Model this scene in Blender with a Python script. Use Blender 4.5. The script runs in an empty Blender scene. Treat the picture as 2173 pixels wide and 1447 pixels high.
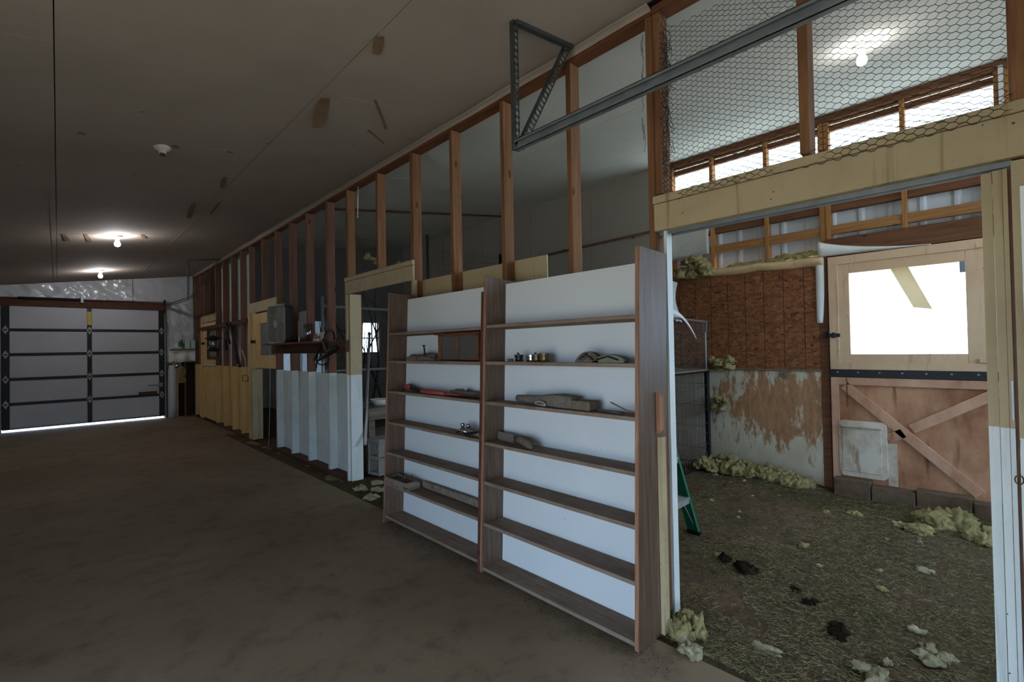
import bpy, math, random
from mathutils import Vector, Matrix, noise as mnoise

random.seed(7)
sc = bpy.context.scene
COL = sc.collection

# ------------------------------------------------------------------ camera, world, exposure
cd = bpy.data.cameras.new('camera'); cam = bpy.data.objects.new('camera', cd); COL.objects.link(cam)
cd.sensor_width = 36.0; cd.lens = 16.567; cd.clip_start = 0.05; cd.clip_end = 400
YAW, PIT, ROL = 0.766636, 0.013876, -0.018533
_f = Vector((math.sin(YAW)*math.cos(PIT), math.cos(YAW)*math.cos(PIT), math.sin(PIT)))
_r = Vector((math.cos(YAW), -math.sin(YAW), 0)); _u = _r.cross(_f)
_r2 = _r*math.cos(ROL) + _u*math.sin(ROL); _u2 = -_r*math.sin(ROL) + _u*math.cos(ROL)
mw = Matrix((_r2, _u2, -_f)).transposed().to_4x4(); mw.translation = (0, 0, 1.41)
cam.matrix_world = mw
sc.camera = cam

wd = bpy.data.worlds.new('sky'); sc.world = wd; wd.use_nodes = True
_nt = wd.node_tree; _nt.nodes.clear()
_o = _nt.nodes.new('ShaderNodeOutputWorld'); _b = _nt.nodes.new('ShaderNodeBackground')
_b.inputs[0].default_value = (0.62, 0.84, 1.14, 1); _b.inputs[1].default_value = 6.0
_nt.links.new(_b.outputs[0], _o.inputs[0])
_sd = bpy.data.lights.new('sun', 'SUN'); _sd.energy = 16.0; _sd.angle = 0.01; _sd.color = (1.0, 0.95, 0.86)
_so = bpy.data.objects.new('sun', _sd); COL.objects.link(_so)
_so.rotation_euler = Vector((0.0, -0.5, -0.86)).to_track_quat('-Z', 'Y').to_euler()    # high sun behind the end wall, so none of it falls into the aisle
sc.view_settings.view_transform = 'Standard'; sc.view_settings.look = 'None'
sc.view_settings.gamma = 1.0; sc.view_settings.use_curve_mapping = False
sc.view_settings.exposure = 0.80
sc.cycles.max_bounces = 10; sc.cycles.diffuse_bounces = 6; sc.cycles.transparent_max_bounces = 16
sc.cycles.sample_clamp_indirect = 6.0
BULB = 190.0

# ------------------------------------------------------------------ materials
def rgb(h):
    v = [int(h[i:i+2], 16)/255 for i in (0, 2, 4)]
    return tuple(((c+0.055)/1.055)**2.4 if c > 0.04045 else c/12.92 for c in v) + (1,)

class NT:
    def __init__(s, name):
        s.m = bpy.data.materials.new(name); s.m.use_nodes = True
        s.t = s.m.node_tree; s.t.nodes.clear()
        s.out = s.n('ShaderNodeOutputMaterial')
    def n(s, ty, **kw):
        k = s.t.nodes.new(ty)
        for a, b in kw.items(): setattr(k, a, b)
        return k
    def l(s, a, b): s.t.links.new(a, b)
    def coord(s, scale):
        tc = s.n('ShaderNodeTexCoord'); mp = s.n('ShaderNodeMapping')
        s.l(tc.outputs['Object'], mp.inputs[0]); mp.inputs['Scale'].default_value = scale
        return mp.outputs[0]
    def noise(s, scale, detail=5, rough=0.6, dist=0.0):
        k = s.n('ShaderNodeTexNoise'); s.l(s.coord(scale), k.inputs['Vector'])
        k.inputs['Scale'].default_value = 1.0; k.inputs['Detail'].default_value = detail
        k.inputs['Roughness'].default_value = rough; k.inputs['Distortion'].default_value = dist
        return k.outputs['Fac']
    def ramp(s, fac, lo, hi):
        k = s.n('ShaderNodeMapRange'); s.l(fac, k.inputs[0])
        k.inputs[1].default_value = lo; k.inputs[2].default_value = hi
        return k.outputs[0]
    def mix(s, fac, a, b):
        k = s.n('ShaderNodeMix', data_type='RGBA')
        if hasattr(fac, 'default_value') or hasattr(fac, 'is_linked'): s.l(fac, k.inputs[0])
        else: k.inputs[0].default_value = fac
        for v, i in ((a, 6), (b, 7)):
            if isinstance(v, tuple): k.inputs[i].default_value = v
            else: s.l(v, k.inputs[i])
        return k.outputs[2]
    def math(s, op, a, b=None):
        k = s.n('ShaderNodeMath', operation=op)
        for v, i in ((a, 0), (b, 1)):
            if v is None: continue
            if isinstance(v, (int, float)): k.inputs[i].default_value = v
            else: s.l(v, k.inputs[i])
        return k.outputs[0]
    def specks(s, scale, size):
        k = s.n('ShaderNodeTexVoronoi'); s.l(s.coord(scale), k.inputs['Vector']); k.inputs['Scale'].default_value = 1.0
        return s.ramp(k.outputs['Distance'], size, size*0.7)
    def bsdf(s, col, rough=0.8, metal=0.0, bump=None, bstr=0.3, bdist=0.01, spec=0.3):
        p = s.n('ShaderNodeBsdfPrincipled')
        if isinstance(col, tuple): p.inputs['Base Color'].default_value = col
        else: s.l(col, p.inputs['Base Color'])
        if isinstance(rough, (int, float)): p.inputs['Roughness'].default_value = rough
        else: s.l(rough, p.inputs['Roughness'])
        p.inputs['Metallic'].default_value = metal; p.inputs['Specular IOR Level'].default_value = spec
        if bump is not None:
            b = s.n('ShaderNodeBump'); b.inputs['Strength'].default_value = bstr; b.inputs['Distance'].default_value = bdist
            s.l(bump, b.inputs['Height']); s.l(b.outputs[0], p.inputs['Normal'])
        s.l(p.outputs[0], s.out.inputs[0])
        return p

AX = {'x': (0.06, 1, 1), 'y': (1, 0.06, 1), 'z': (1, 1, 0.06)}
def sv(v, k): return tuple(a*k for a in v)

def wood(name, a, b, axis='z', k=38, knots=True, rough=0.75, dust=None, spec=0.25):
    t = NT(name); A = AX[axis]
    n1 = t.noise(sv(A, k), 6, 0.65, 0.4); n2 = t.noise(sv(A, k*0.25), 3, 0.5, 1.5)
    c = t.mix(t.ramp(n1, 0.3, 0.7), rgb(a), rgb(b))
    c = t.mix(t.math('MULTIPLY', t.ramp(n2, 0.45, 0.75), 0.5), c, rgb(a))
    if knots:
        kn = t.specks(tuple((7, 7, 7)[i]*(1 if A[i] == 1 else 0.45) for i in range(3)), 0.12)
        c = t.mix(t.math('MULTIPLY', kn, 0.8), c, sv(rgb(a)[:3], 0.35) + (1,))
    if dust: c = t.mix(t.math('MULTIPLY', t.ramp(t.noise((9, 9, 9), 6), 0.4, 0.7), 0.7), c, rgb(dust))
    t.bsdf(c, rough, bump=n1, bstr=0.25, bdist=0.003, spec=spec)
    return t.m

def paint(name, a, dirt, amt=0.5, sc_=(2, 2, 2), drips=None, specks=None, rough=0.65, dscale=(14, 14, 0.9), spec=0.3, lo=0.45, hi=0.8):
    t = NT(name)
    n1 = t.noise(sc_, 7, 0.65)
    c = t.mix(t.math('MULTIPLY', t.ramp(n1, lo, hi), amt), rgb(a), rgb(dirt))
    if drips:
        d = t.noise(dscale, 4, 0.5); c = t.mix(t.math('MULTIPLY', t.ramp(d, 0.60, 0.72), drips[1]), c, rgb(drips[0]))
    if specks:
        c = t.mix(t.specks(sv((1, 1, 1), specks[1]), specks[2]), c, rgb(specks[0]))
    t.bsdf(c, rough, bump=t.noise((60, 60, 60), 3), bstr=0.08, bdist=0.003, spec=spec)
    return t.m

def plain(name, a, rough=0.6, metal=0.0, var=0.25, k=8, spec=0.4):
    t = NT(name); n = t.noise((k, k, k), 5)
    c = t.mix(t.ramp(n, 0.3, 0.75), rgb(a), sv(rgb(a)[:3], 1-var) + (1,))
    t.bsdf(c, rough, metal, bump=n, bstr=0.1, bdist=0.003, spec=spec); return t.m

def emit(name, col, s):
    t = NT(name); e = t.n('ShaderNodeEmission'); e.inputs[0].default_value = col; e.inputs[1].default_value = s
    t.l(e.outputs[0], t.out.inputs[0]); return t.m

def glass(name, tint=(0.95, 0.97, 0.98, 1), gloss=0.08, rough=0.05):
    t = NT(name); a = t.n('ShaderNodeBsdfTransparent'); a.inputs[0].default_value = tint
    b = t.n('ShaderNodeBsdfGlossy'); b.inputs['Roughness'].default_value = rough
    m = t.n('ShaderNodeMixShader'); m.inputs[0].default_value = gloss
    t.l(a.outputs[0], m.inputs[1]); t.l(b.outputs[0], m.inputs[2]); t.l(m.outputs[0], t.out.inputs[0]); return t.m

def translucent(name, col, tr=0.35, diff=0.2):
    t = NT(name); n = t.noise((4, 4, 4), 5)
    c = t.mix(t.ramp(n, 0.4, 0.8), rgb(col), sv(rgb(col)[:3], 0.75) + (1,))
    a = t.n('ShaderNodeBsdfTransparent'); b = t.n('ShaderNodeBsdfTranslucent'); d = t.n('ShaderNodeBsdfPrincipled')
    d.inputs['Roughness'].default_value = 0.35
    t.l(c, b.inputs[0]); t.l(c, d.inputs['Base Color'])
    m = t.n('ShaderNodeMixShader'); m.inputs[0].default_value = diff/(1-tr)
    t.l(b.outputs[0], m.inputs[1]); t.l(d.outputs[0], m.inputs[2])
    m2 = t.n('ShaderNodeMixShader'); m2.inputs[0].default_value = tr
    t.l(m.outputs[0], m2.inputs[1]); t.l(a.outputs[0], m2.inputs[2]); t.l(m2.outputs[0], t.out.inputs[0]); return t.m

STUD_Z = wood('fir_stud', '5f3d27', '8a6240', 'z')
STUD_Y = wood('fir_plate', '55331f', '7d5033', 'y')
RED_Y = wood('dark_red_fir', '52321f', '785138', 'y')
RED_X = wood('red_fir_beam', '43291e', '62402f', 'x')
NEW_Y = wood('honey_fir_rail', '7c5331', 'a67848', 'y')
NEW_Z = wood('honey_fir_post', '80562f', 'aa7a48', 'z')
OAK = wood('oak_ply', '443328', '705a49', 'z', 60, False, 0.42, spec=0.5)
OAK_EDGE = wood('oak_edge', '7a5238', 'a8775a', 'z', 60, False)
SHELFW = wood('shelf_board', '66503f', '8a7362', 'y', 45, False, 0.8, dust='857a6d')
DARKP = wood('dark_plank', '3c241a', '5f3b2b', 'y')
GREYW = wood('weathered_board', '5c5146', '8a7c6c', 'x', 30)
CREAM = paint('cream_paint', 'ab9a78', '7f6c4e', 0.55, (2.5, 2.5, 2.5), ('5f4630', 0.55), ('4a3624', 16, 0.075), dscale=(22, 22, 1.2))
YELLOW = paint('yellow_paint', 'cfae72', 'a98a55', 0.6, (2, 2, 2), ('8b6b40', 0.4))
DOORC = paint('door_cream', 'c9ab8a', 'a5835f', 0.6, (2, 2, 2), ('94603f', 0.35), ('3a2a1c', 14, 0.06), dscale=(26, 26, 1.4))
DOORQ = paint('door_orange', 'b98a6a', '835434', 0.9, (3.5, 3.5, 2), ('5e3418', 0.7), ('3a2214', 13, 0.045), dscale=(12, 12, 1.8), lo=0.36, hi=0.66)
DOORP = paint('door_pink', 'c69c80', '98664a', 0.85, (3, 3, 2), ('70411f', 0.6), ('3a2214', 13, 0.045), dscale=(10, 10, 1.6), lo=0.4, hi=0.7)
WHITEP = paint('white_paint', 'cfd6d3', '9a9a8c', 0.45, (3, 3, 3), ('8d8574', 0.3), ('3b3630', 16, 0.055))
JAMBW = paint('white_jamb', 'cfd4d0', 'a9a797', 0.4, (5, 5, 2), ('8a8272', 0.4), ('3b3630', 22, 0.07), dscale=(40, 40, 1.4))
PANELW = paint('shelf_back_white', 'ccd0d0', 'b4b8b8', 0.3, (2, 2, 2), None, ('3a3632', 9, 0.028), 0.45)
DRYW = paint('drywall', '9a938a', '857c72', 0.5, (0.8, 0.8, 0.8), None, ('3a332c', 5, 0.03), 0.9)
CEIL = paint('ceiling_board', 'a29487', '84786c', 0.6, (0.7, 0.7, 0.7), None, ('3c342c', 3.2, 0.032), 0.9)
CEILW = paint('stall_ceiling_lit', 'bcbcb4', '9b9c94', 0.5, (0.9, 0.9, 0.9), None, ('3c342c', 3.2, 0.022), 0.9)  # lighter copy of the ceiling board, stall daylight put into its colour
DARKW = paint('dim_shaded_wall', '5f5851', '443e39', 0.6, (1.5, 1.5, 1.0))  # dimness of the aviary put into the dark wall colour
SEAMT = paint('seam_tape', '8c7c6a', '6c5c4b', 0.6, (6, 6, 6))
TORN = paint('torn_paper', '7c6349', '5d4934', 0.6, (8, 8, 8), rough=0.9)
PAPERW = paint('white_paper', 'dadad6', 'a8a49a', 0.4, (5, 5, 5), None, None, 0.6)
PAPERB = paint('kraft_paper', 'c9ab82', '8f7350', 0.55, (6, 2, 8), ('6a5138', 0.3), None, 0.8)
GALV = plain('galvanised', '81878a', 0.42, 0.45, 0.3, 14)
DKMETAL = plain('dark_perforated', '5d635f', 0.5, 0.7, 0.3, 14)
RUST = plain('rusty_pipe', '6b4a38', 0.6, 0.4, 0.4, 14)
BLACK = plain('black', '16171b', 0.55, 0, 0.3)
BLACKM = plain('black_steel', '1d1e22', 0.45, 0.3, 0.3)
DARKWIRE = plain('dark_wire', '2b2c2a', 0.6, 0.4, 0.2)
GREYWIRE = plain('galvanised_wire', '8b8d8a', 0.5, 0.6, 0.2)
WIREG = plain('grid_wire', '4a4a46', 0.6, 0.4, 0.2)
DOORPAN = paint('garage_panel', 'b9b9be', '9f9d9c', 0.5, (1.2, 1.2, 1.2), None, ('55504a', 6, 0.03), 0.5)
YLAB = plain('yellow_label', 'cdb83e', 0.5)
ORANGE = plain('orange_rod', 'a8682e', 0.5)
REDP = plain('red_plastic', '96403a', 0.6, 0, 0.4, 30)
BLUEP = plain('blue_plastic', '2f8fc0', 0.4)
GREENF = plain('green_fibreglass', '17684e', 0.45, 0, 0.2)
ALU = plain('dusty_aluminium', 'a9a59f', 0.55, 0.3, 0.3)
LEATHER = plain('dusty_leather', '6d6253', 0.85, 0, 0.5, 30)
DUSTG = plain('dusty_grey', '6e665c', 0.9, 0, 0.4, 40)
OLIVE = plain('olive_cloth', '7d806a', 0.9, 0, 0.4, 30)
BRASS = plain('dull_brass', '6f6248', 0.4, 0.8, 0.4, 30)
CHROME = plain('chrome', 'b9bcc0', 0.22, 0.95, 0.15)
CINDER = plain('cinder', '9a948a', 0.95, 0, 0.35, 25)
BLOCKD = plain('stained_block', '6e5a46', 0.95, 0, 0.5, 14)
PORC = plain('porcelain', 'cfc9bf', 0.4, 0, 0.2)
PLASTIC = paint('poly_sheet', 'c4c6c8', '9b9a96', 0.4, (3, 3, 3), None, None, 0.22, spec=0.6)
GREENB = plain('green_bag', '1f6a3c', 0.6)
CYAN = plain('pale_cyan', 'a9d5d0', 0.6)
FANM = plain('fan_grille', 'a3a39b', 0.6, 0.0, 0.3, 14)
FAND = plain('fan_dark', '3c3a37', 0.7)
METALS = paint('siding', 'b9bdc0', '8e8d8a', 0.5, (2, 2, 0.7), ('6f6a66', 0.5), None, 0.5, dscale=(10, 6, 0.5))
TRANSP = translucent('fibreglass_clear', 'f6faf6', 0.15, 0.1)
PAPERT = translucent('hanging_paper', '9d8a68', 0.0, 0.72)
FROST = translucent('frosted_sheet', '9ea2a6', 0.0, 0.4)
WGLASS = glass('window_glass')
LGLASS = glass('jar_glass', (0.86, 0.9, 0.92, 1), 0.25, 0.08)
DGLASS = glass('dusty_glass', (0.75, 0.76, 0.74, 1), 0.3, 0.35)
BULBM = emit('bulb_glow', (0.96, 0.96, 1.0, 1), BULB)
INSUL_D = plain('dark_insulation', '2a241d', 0.95, 0, 0.5, 12)
BARK = plain('bark', '2e2722', 0.95, 0, 0.4, 20)

def insul(name, a, b):
    t = NT(name); n = t.noise((28, 28, 28), 8, 0.75, 0.6); n2 = t.noise((7, 7, 7), 4)
    c = t.mix(t.ramp(n, 0.3, 0.7), rgb(b), rgb(a)); c = t.mix(t.math('MULTIPLY', t.ramp(n2, 0.5, 0.8), 0.5), c, rgb('6a5a38'))
    t.bsdf(c, 1.0, bump=n, bstr=0.9, bdist=0.03, spec=0.05); return t.m
INSUL = insul('yellow_fibre', 'cdbf8a', '8f8150'); INSULP = insul('pale_fibre', 'd6ccaa', 'a39672')
DUNG = insul('dry_dung', '3a3026', '1f1913')

def osb():
    t = NT('osb_board')
    tc = t.n('ShaderNodeTexCoord'); mp = t.n('ShaderNodeMapping'); t.l(tc.outputs['Object'], mp.inputs[0])
    dn = t.n('ShaderNodeTexNoise'); t.l(tc.outputs['Object'], dn.inputs['Vector']); dn.inputs['Scale'].default_value = 7
    va = t.n('ShaderNodeVectorMath', operation='MULTIPLY_ADD'); t.l(dn.outputs['Color'], va.inputs[0]); va.inputs[1].default_value = (0.07, 0.07, 0.07)
    t.l(tc.outputs['Object'], va.inputs[2]); t.l(va.outputs[0], mp.inputs[0]); mp.inputs['Scale'].default_value = (10, 17, 40)
    mp2 = t.n('ShaderNodeMapping'); t.l(va.outputs[0], mp2.inputs[0]); mp2.inputs['Rotation'].default_value = (0.95, 0, 0); mp2.inputs['Scale'].default_value = (10, 15, 42)
    v = t.n('ShaderNodeTexVoronoi'); t.l(mp.outputs[0], v.inputs['Vector']); v.inputs['Scale'].default_value = 1
    v2 = t.n('ShaderNodeTexVoronoi'); t.l(mp2.outputs[0], v2.inputs['Vector']); v2.inputs['Scale'].default_value = 1
    sel = t.ramp(t.noise((17, 17, 17), 2), 0.48, 0.52)
    mp3 = t.n('ShaderNodeMapping'); t.l(va.outputs[0], mp3.inputs[0]); mp3.inputs['Rotation'].default_value = (-0.7, 0, 0); mp3.inputs['Scale'].default_value = (10, 15, 42)
    v3 = t.n('ShaderNodeTexVoronoi'); t.l(mp3.outputs[0], v3.inputs['Vector']); v3.inputs['Scale'].default_value = 1
    sel3 = t.ramp(t.noise((15, 15, 16), 2), 0.53, 0.56)
    sp = t.n('ShaderNodeSeparateColor'); t.l(t.mix(sel3, t.mix(sel, v.outputs['Color'], v2.outputs['Color']), v3.outputs['Color']), sp.inputs[0])
    c = t.mix(t.ramp(sp.outputs[0], 0, 1), rgb('67402a'), rgb('99643e'))
    c = t.mix(t.ramp(sp.outputs[1], 0.92, 1), c, rgb('44291a'))
    c = t.mix(t.math('MULTIPLY', t.ramp(t.noise((30, 30, 60), 5), 0.5, 0.7), 0.5), c, rgb('58361f'))
    sx = t.n('ShaderNodeSeparateXYZ'); t.l(tc.outputs['Object'], sx.inputs[0])
    for k, ph, pitch in (('Y', 1.603, 0.194), ('Z', 1.525, 0.187)):
        q = t.math('FRACT', t.math('DIVIDE', t.math('ADD', sx.outputs[k], -ph + 10*pitch), pitch))
        line = t.math('LESS_THAN', q, 0.035 if k == 'Y' else 0.022)
        c = t.mix(t.math('MULTIPLY', line, 0.8 if k == 'Y' else 0.55), c, rgb('1c130d'))
    t.bsdf(c, 0.7, bump=sp.outputs[0], bstr=0.2, bdist=0.003, spec=0.2); return t.m
OSB = osb()

def stained_white():
    t = NT('stained_white_board')
    tc = t.n('ShaderNodeTexCoord'); sx = t.n('ShaderNodeSeparateXYZ'); t.l(tc.outputs['Object'], sx.inputs[0])
    dy = t.math('DIVIDE', t.math('SUBTRACT', sx.outputs['Y'], 1.66), 0.72)
    dz = t.math('DIVIDE', t.math('SUBTRACT', sx.outputs['Z'], 0.72), 0.42)
    d = t.math('SQRT', t.math('ADD', t.math('MULTIPLY', dy, dy), t.math('MULTIPLY', dz, dz)))
    n = t.noise((7, 7, 3.2), 9, 0.68)
    n2 = t.noise((30, 30, 8), 6, 0.7)
    f = t.math('SUBTRACT', t.math('ADD', n, t.math('MULTIPLY', n2, 0.55)), t.math('MULTIPLY', d, 0.30))
    m = t.ramp(f, 0.46, 0.56)
    c = t.mix(t.math('MULTIPLY', t.ramp(t.noise((2.5, 2.5, 2.5), 6), 0.4, 0.7), 0.6), rgb('cdc6b2'), rgb('a99d80'))
    c = t.mix(t.math('MULTIPLY', m, 0.85), c, t.mix(t.ramp(n2, 0.35, 0.65), rgb('b07a45'), rgb('7f4f28')))
    low = t.math('MULTIPLY', t.ramp(t.math('ADD', sx.outputs['Z'], t.math('MULTIPLY', n, 0.3)), 0.42, 0.12), 0.6)
    c = t.mix(low, c, rgb('7d6545'))
    t.bsdf(c, 0.7, bump=n2, bstr=0.15, bdist=0.003); return t.m
STAINW = stained_white()

def concrete():
    t = NT('dusty_concrete')
    n1 = t.noise((0.7, 0.7, 0.7), 8, 0.62, 0.3); n2 = t.noise((5, 5, 5), 8, 0.7); n3 = t.noise((90, 90, 90), 3)
    c = t.mix(t.ramp(n1, 0.35, 0.68), rgb('786751'), rgb('8e7c66'))
    c = t.mix(t.math('MULTIPLY', t.ramp(n2, 0.5, 0.72), 0.55), c, rgb('473c30'))
    c = t.mix(t.math('MULTIPLY', t.ramp(n3, 0.55, 0.8), 0.35), c, rgb('8a8074'))
    c = t.mix(t.specks((7, 7, 7), 0.035), c, rgb('241e19'))
    t.bsdf(c, 0.72, bump=n2, bstr=0.1, bdist=0.01, spec=0.22); return t.m
CONC = concrete()

def dirt():
    t = NT('dirt_and_litter')
    n1 = t.noise((1.1, 1.1, 1.1), 7, 0.6, 0.4); n2 = t.noise((16, 16, 16), 8, 0.75); n3 = t.noise((70, 70, 70), 5, 0.7)
    c = t.mix(t.ramp(n1, 0.4, 0.62), rgb('6b5444'), rgb('50492f'))
    c = t.mix(t.math('MULTIPLY', t.ramp(n2, 0.4, 0.65), 0.75), c, rgb('2f2a1e'))
    c = t.mix(t.math('MULTIPLY', t.ramp(n3, 0.52, 0.72), 0.5), c, rgb('8a7d5a'))
    t.bsdf(c, 1.0, bump=n2, bstr=0.6, bdist=0.03, spec=0.1); return t.m
DIRT = dirt()

def straw_m():
    t = NT('straw'); oi = t.n('ShaderNodeNewGeometry'); c = t.mix(oi.outputs['Random Per Island'], rgb('45452f'), rgb('9a9068'))
    t.bsdf(c, 0.9, spec=0.1); return t.m
STRAW = straw_m()

def pegm():
    t = NT('pegboard_white'); tc = t.n('ShaderNodeTexCoord'); sx = t.n('ShaderNodeSeparateXYZ'); t.l(tc.outputs['Object'], sx.inputs[0])
    P = 0.0254
    qy = t.math('SUBTRACT', t.math('FRACT', t.math('DIVIDE', t.math('ADD', sx.outputs['Y'], 10*P+0.006), P)), 0.5)
    qz = t.math('SUBTRACT', t.math('FRACT', t.math('DIVIDE', sx.outputs['Z'], P)), 0.5)
    d = t.math('SQRT', t.math('ADD', t.math('MULTIPLY', qy, qy), t.math('MULTIPLY', qz, qz)))
    c = t.mix(t.math('LESS_THAN', d, 0.13), rgb('d9dfde'), rgb('17130f'))
    c = t.mix(t.math('MULTIPLY', t.ramp(t.noise((6, 6, 6), 5), 0.5, 0.8), 0.4), c, rgb('a39d8c'))
    t.bsdf(c, 0.6); return t.m
PEG = pegm()

# ------------------------------------------------------------------ mesh helpers
class MB:
    def __init__(s): s.v = []; s.f = []; s.m = []
    def add(s, vs, fs, m=0):
        o = len(s.v); s.v += [tuple(v) for v in vs]
        for f in fs: s.f.append(tuple(i+o for i in f)); s.m.append(m)
        return s
    def box(s, x0, x1, y0, y1, z0, z1, m=0, mat=None):
        vs = [Vector((x, y, z)) for z in (z0, z1) for y in (y0, y1) for x in (x0, x1)]
        if mat is not None: vs = [mat @ v for v in vs]
        return s.add(vs, [(0, 2, 3, 1), (4, 5, 7, 6), (0, 1, 5, 4), (2, 6, 7, 3), (0, 4, 6, 2), (1, 3, 7, 5)], m)
    def beam(s, p, q, w, h, up=(0, 0, 1), m=0):
        p = Vector(p); q = Vector(q); d = q-p; L = d.length; d = d.normalized(); up = Vector(up)
        a = d.cross(up)
        if a.length < 1e-5: a = d.cross(Vector((1, 0, 0)))
        a.normalize(); b = a.cross(d)
        M = Matrix((d, a, b)).transposed().to_4x4(); M.translation = p
        return s.box(0, L, -w/2, w/2, -h/2, h/2, m, M)
    def tube(s, pts, r, n=6, m=0, caps=True):
        pts = [Vector(p) for p in pts]; k = len(pts)
        rs = r if isinstance(r, (list, tuple)) else [r]*k
        rings = []; prev = None
        for i in range(k):
            d = (pts[min(i+1, k-1)]-pts[max(i-1, 0)])
            d = d.normalized() if d.length > 1e-9 else Vector((0, 0, 1))
            if prev is None:
                a = d.cross(Vector((0, 0, 1)) if abs(d.z) < 0.9 else Vector((1, 0, 0))).normalized()
            else:
                a = (prev - d*prev.dot(d)); a = a.normalized() if a.length > 1e-6 else d.orthogonal().normalized()
            prev = a; b = d.cross(a)
            rings.append([pts[i] + (a*math.cos(2*math.pi*j/n) + b*math.sin(2*math.pi*j/n))*rs[i] for j in range(n)])
        vs = [v for R_ in rings for v in R_]
        fs = [(i*n+j, i*n+(j+1) % n, (i+1)*n+(j+1) % n, (i+1)*n+j) for i in range(k-1) for j in range(n)]
        if caps: fs += [tuple(range(n-1, -1, -1)), tuple((k-1)*n+j for j in range(n))]
        return s.add(vs, fs, m)
    def lathe(s, prof, c=(0, 0, 0), n=20, m=0, M=None):
        c = Vector(c); vs = []; k = len(prof)
        for r, z in prof:
            for j in range(n):
                v = Vector((r*math.cos(2*math.pi*j/n), r*math.sin(2*math.pi*j/n), z))
                vs.append((M @ v if M is not None else v) + c)
        fs = [(i*n+j, i*n+(j+1) % n, (i+1)*n+(j+1) % n, (i+1)*n+j) for i in range(k-1) for j in range(n)]
        fs += [tuple(range(n-1, -1, -1)), tuple((k-1)*n+j for j in range(n))]
        return s.add(vs, fs, m)
    def prism(s, poly, fn, a, b, m=0):
        """poly: 2D outline; fn(u, v, w) maps to 3D; extruded w from a to b."""
        n = len(poly); vs = [fn(u, v, a) for u, v in poly] + [fn(u, v, b) for u, v in poly]
        fs = [tuple(range(n-1, -1, -1)), tuple(range(n, 2*n))] + [(i, (i+1) % n, n+(i+1) % n, n+i) for i in range(n)]
        return s.add(vs, fs, m)
    def sheet(s, fn, nu, nv, th=0.0, m=0):
        """grid surface fn(u,v)->Vector for u,v in 0..1 (thickened by a Solidify modifier if asked by obj)."""
        vs = [fn(i/nu, j/nv) for j in range(nv+1) for i in range(nu+1)]
        w = nu+1
        return s.add(vs, [(j*w+i, j*w+i+1, (j+1)*w+i+1, (j+1)*w+i) for j in range(nv) for i in range(nu)], m)

def obj(name, mb, mats, parent=None, smooth=False, bevel=0.0, solid=0.0):
    me = bpy.data.meshes.new(name); me.from_pydata([tuple(v) for v in mb.v], [], mb.f)
    if not isinstance(mats, (list, tuple)): mats = [mats]
    for m in mats: me.materials.append(m)
    if len(mats) > 1: me.polygons.foreach_set('material_index', mb.m)
    if smooth: me.polygons.foreach_set('use_smooth', [True]*len(me.polygons))
    me.update()
    o = bpy.data.objects.new(name, me); COL.objects.link(o)
    if parent is not None:
        o.parent = parent
        base = Vector((0, 0, 0)); p = parent
        while p is not None: base += p.location; p = p.parent
        o.location = -base
    if solid: md = o.modifiers.new('thick', 'SOLIDIFY'); md.thickness = solid; md.offset = 0
    if bevel: md = o.modifiers.new('edge', 'BEVEL'); md.width = bevel; md.segments = 1; md.limit_method = 'ANGLE'
    return o

def tag(o, label=None, cat=None, group=None, kind=None):
    if label: o['label'] = label
    if cat: o['category'] = cat
    if group: o['group'] = group
    if kind: o['kind'] = kind
    return o

def thing(name, loc, label, cat, group=None):
    o = bpy.data.objects.new(name, None); o.empty_display_size = 0.1; COL.objects.link(o); o.location = loc
    return tag(o, label, cat, group)

def struct(name, mb=None, mats=None, **kw):
    if mb is None:
        o = bpy.data.objects.new(name, None); o.empty_display_size = 0.1; COL.objects.link(o)
    else: o = obj(name, mb, mats, **kw)
    o['kind'] = 'structure'; return o

def B(*a): return MB().box(*a)
def part(name, parent, a, m, bevel=0.002): return obj(name, B(*a), m, parent, bevel=bevel)

def copy_tree(o, loc, label=None, rz=None):
    c = o.copy(); COL.objects.link(c); c.location = loc
    if rz is not None: c.rotation_euler = (0, 0, rz)
    if label: c['label'] = label
    for ch in list(o.children):
        k = ch.copy(); COL.objects.link(k); k.parent = c
        for g in list(ch.children):
            q = g.copy(); COL.objects.link(q); q.parent = k
    return c

def fbm(v, o=4):
    a = 0; k = 1; f = 1
    for _ in range(o): a += k*mnoise.noise(Vector(v)*f); k *= 0.55; f *= 2.1
    return a

XP = 2.27            # aisle face of the stall partition
XE = 5.60            # inner face of the outer wall
YE = 13.0            # end wall with the garage door
YF = -2.6            # front wall behind the camera
def zc(x): return 2.875 + 0.148*x     # sloping ceiling
def ground(x, y):
    e = max(0, min(1, (x-4.3)/1.0)); e = e*e*(3-2*e)
    w = max(0, min(1, (1.7-y)/0.6))
    return -0.012 + 0.022*fbm((x*1.3, y*1.3, 0), 3) - 0.055*e*w + 0.010*fbm((x*7, y*7, 3), 2)

# ------------------------------------------------------------------ setting: floor, ground, ceiling
mb = MB(); mb.box(-1.6, 2.06, YF, 4.25, -0.15, 0.0); mb.box(-1.6, 2.06, 4.256, 9.4, -0.15, 0.0); mb.box(-1.6, 2.06, 9.406, YE+0.1, -0.15, 0.0)
mb.box(2.066, XP-0.02, 4.98, YE+0.1, -0.15, -0.012)
floor = struct('floor', mb, CONC)

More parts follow.
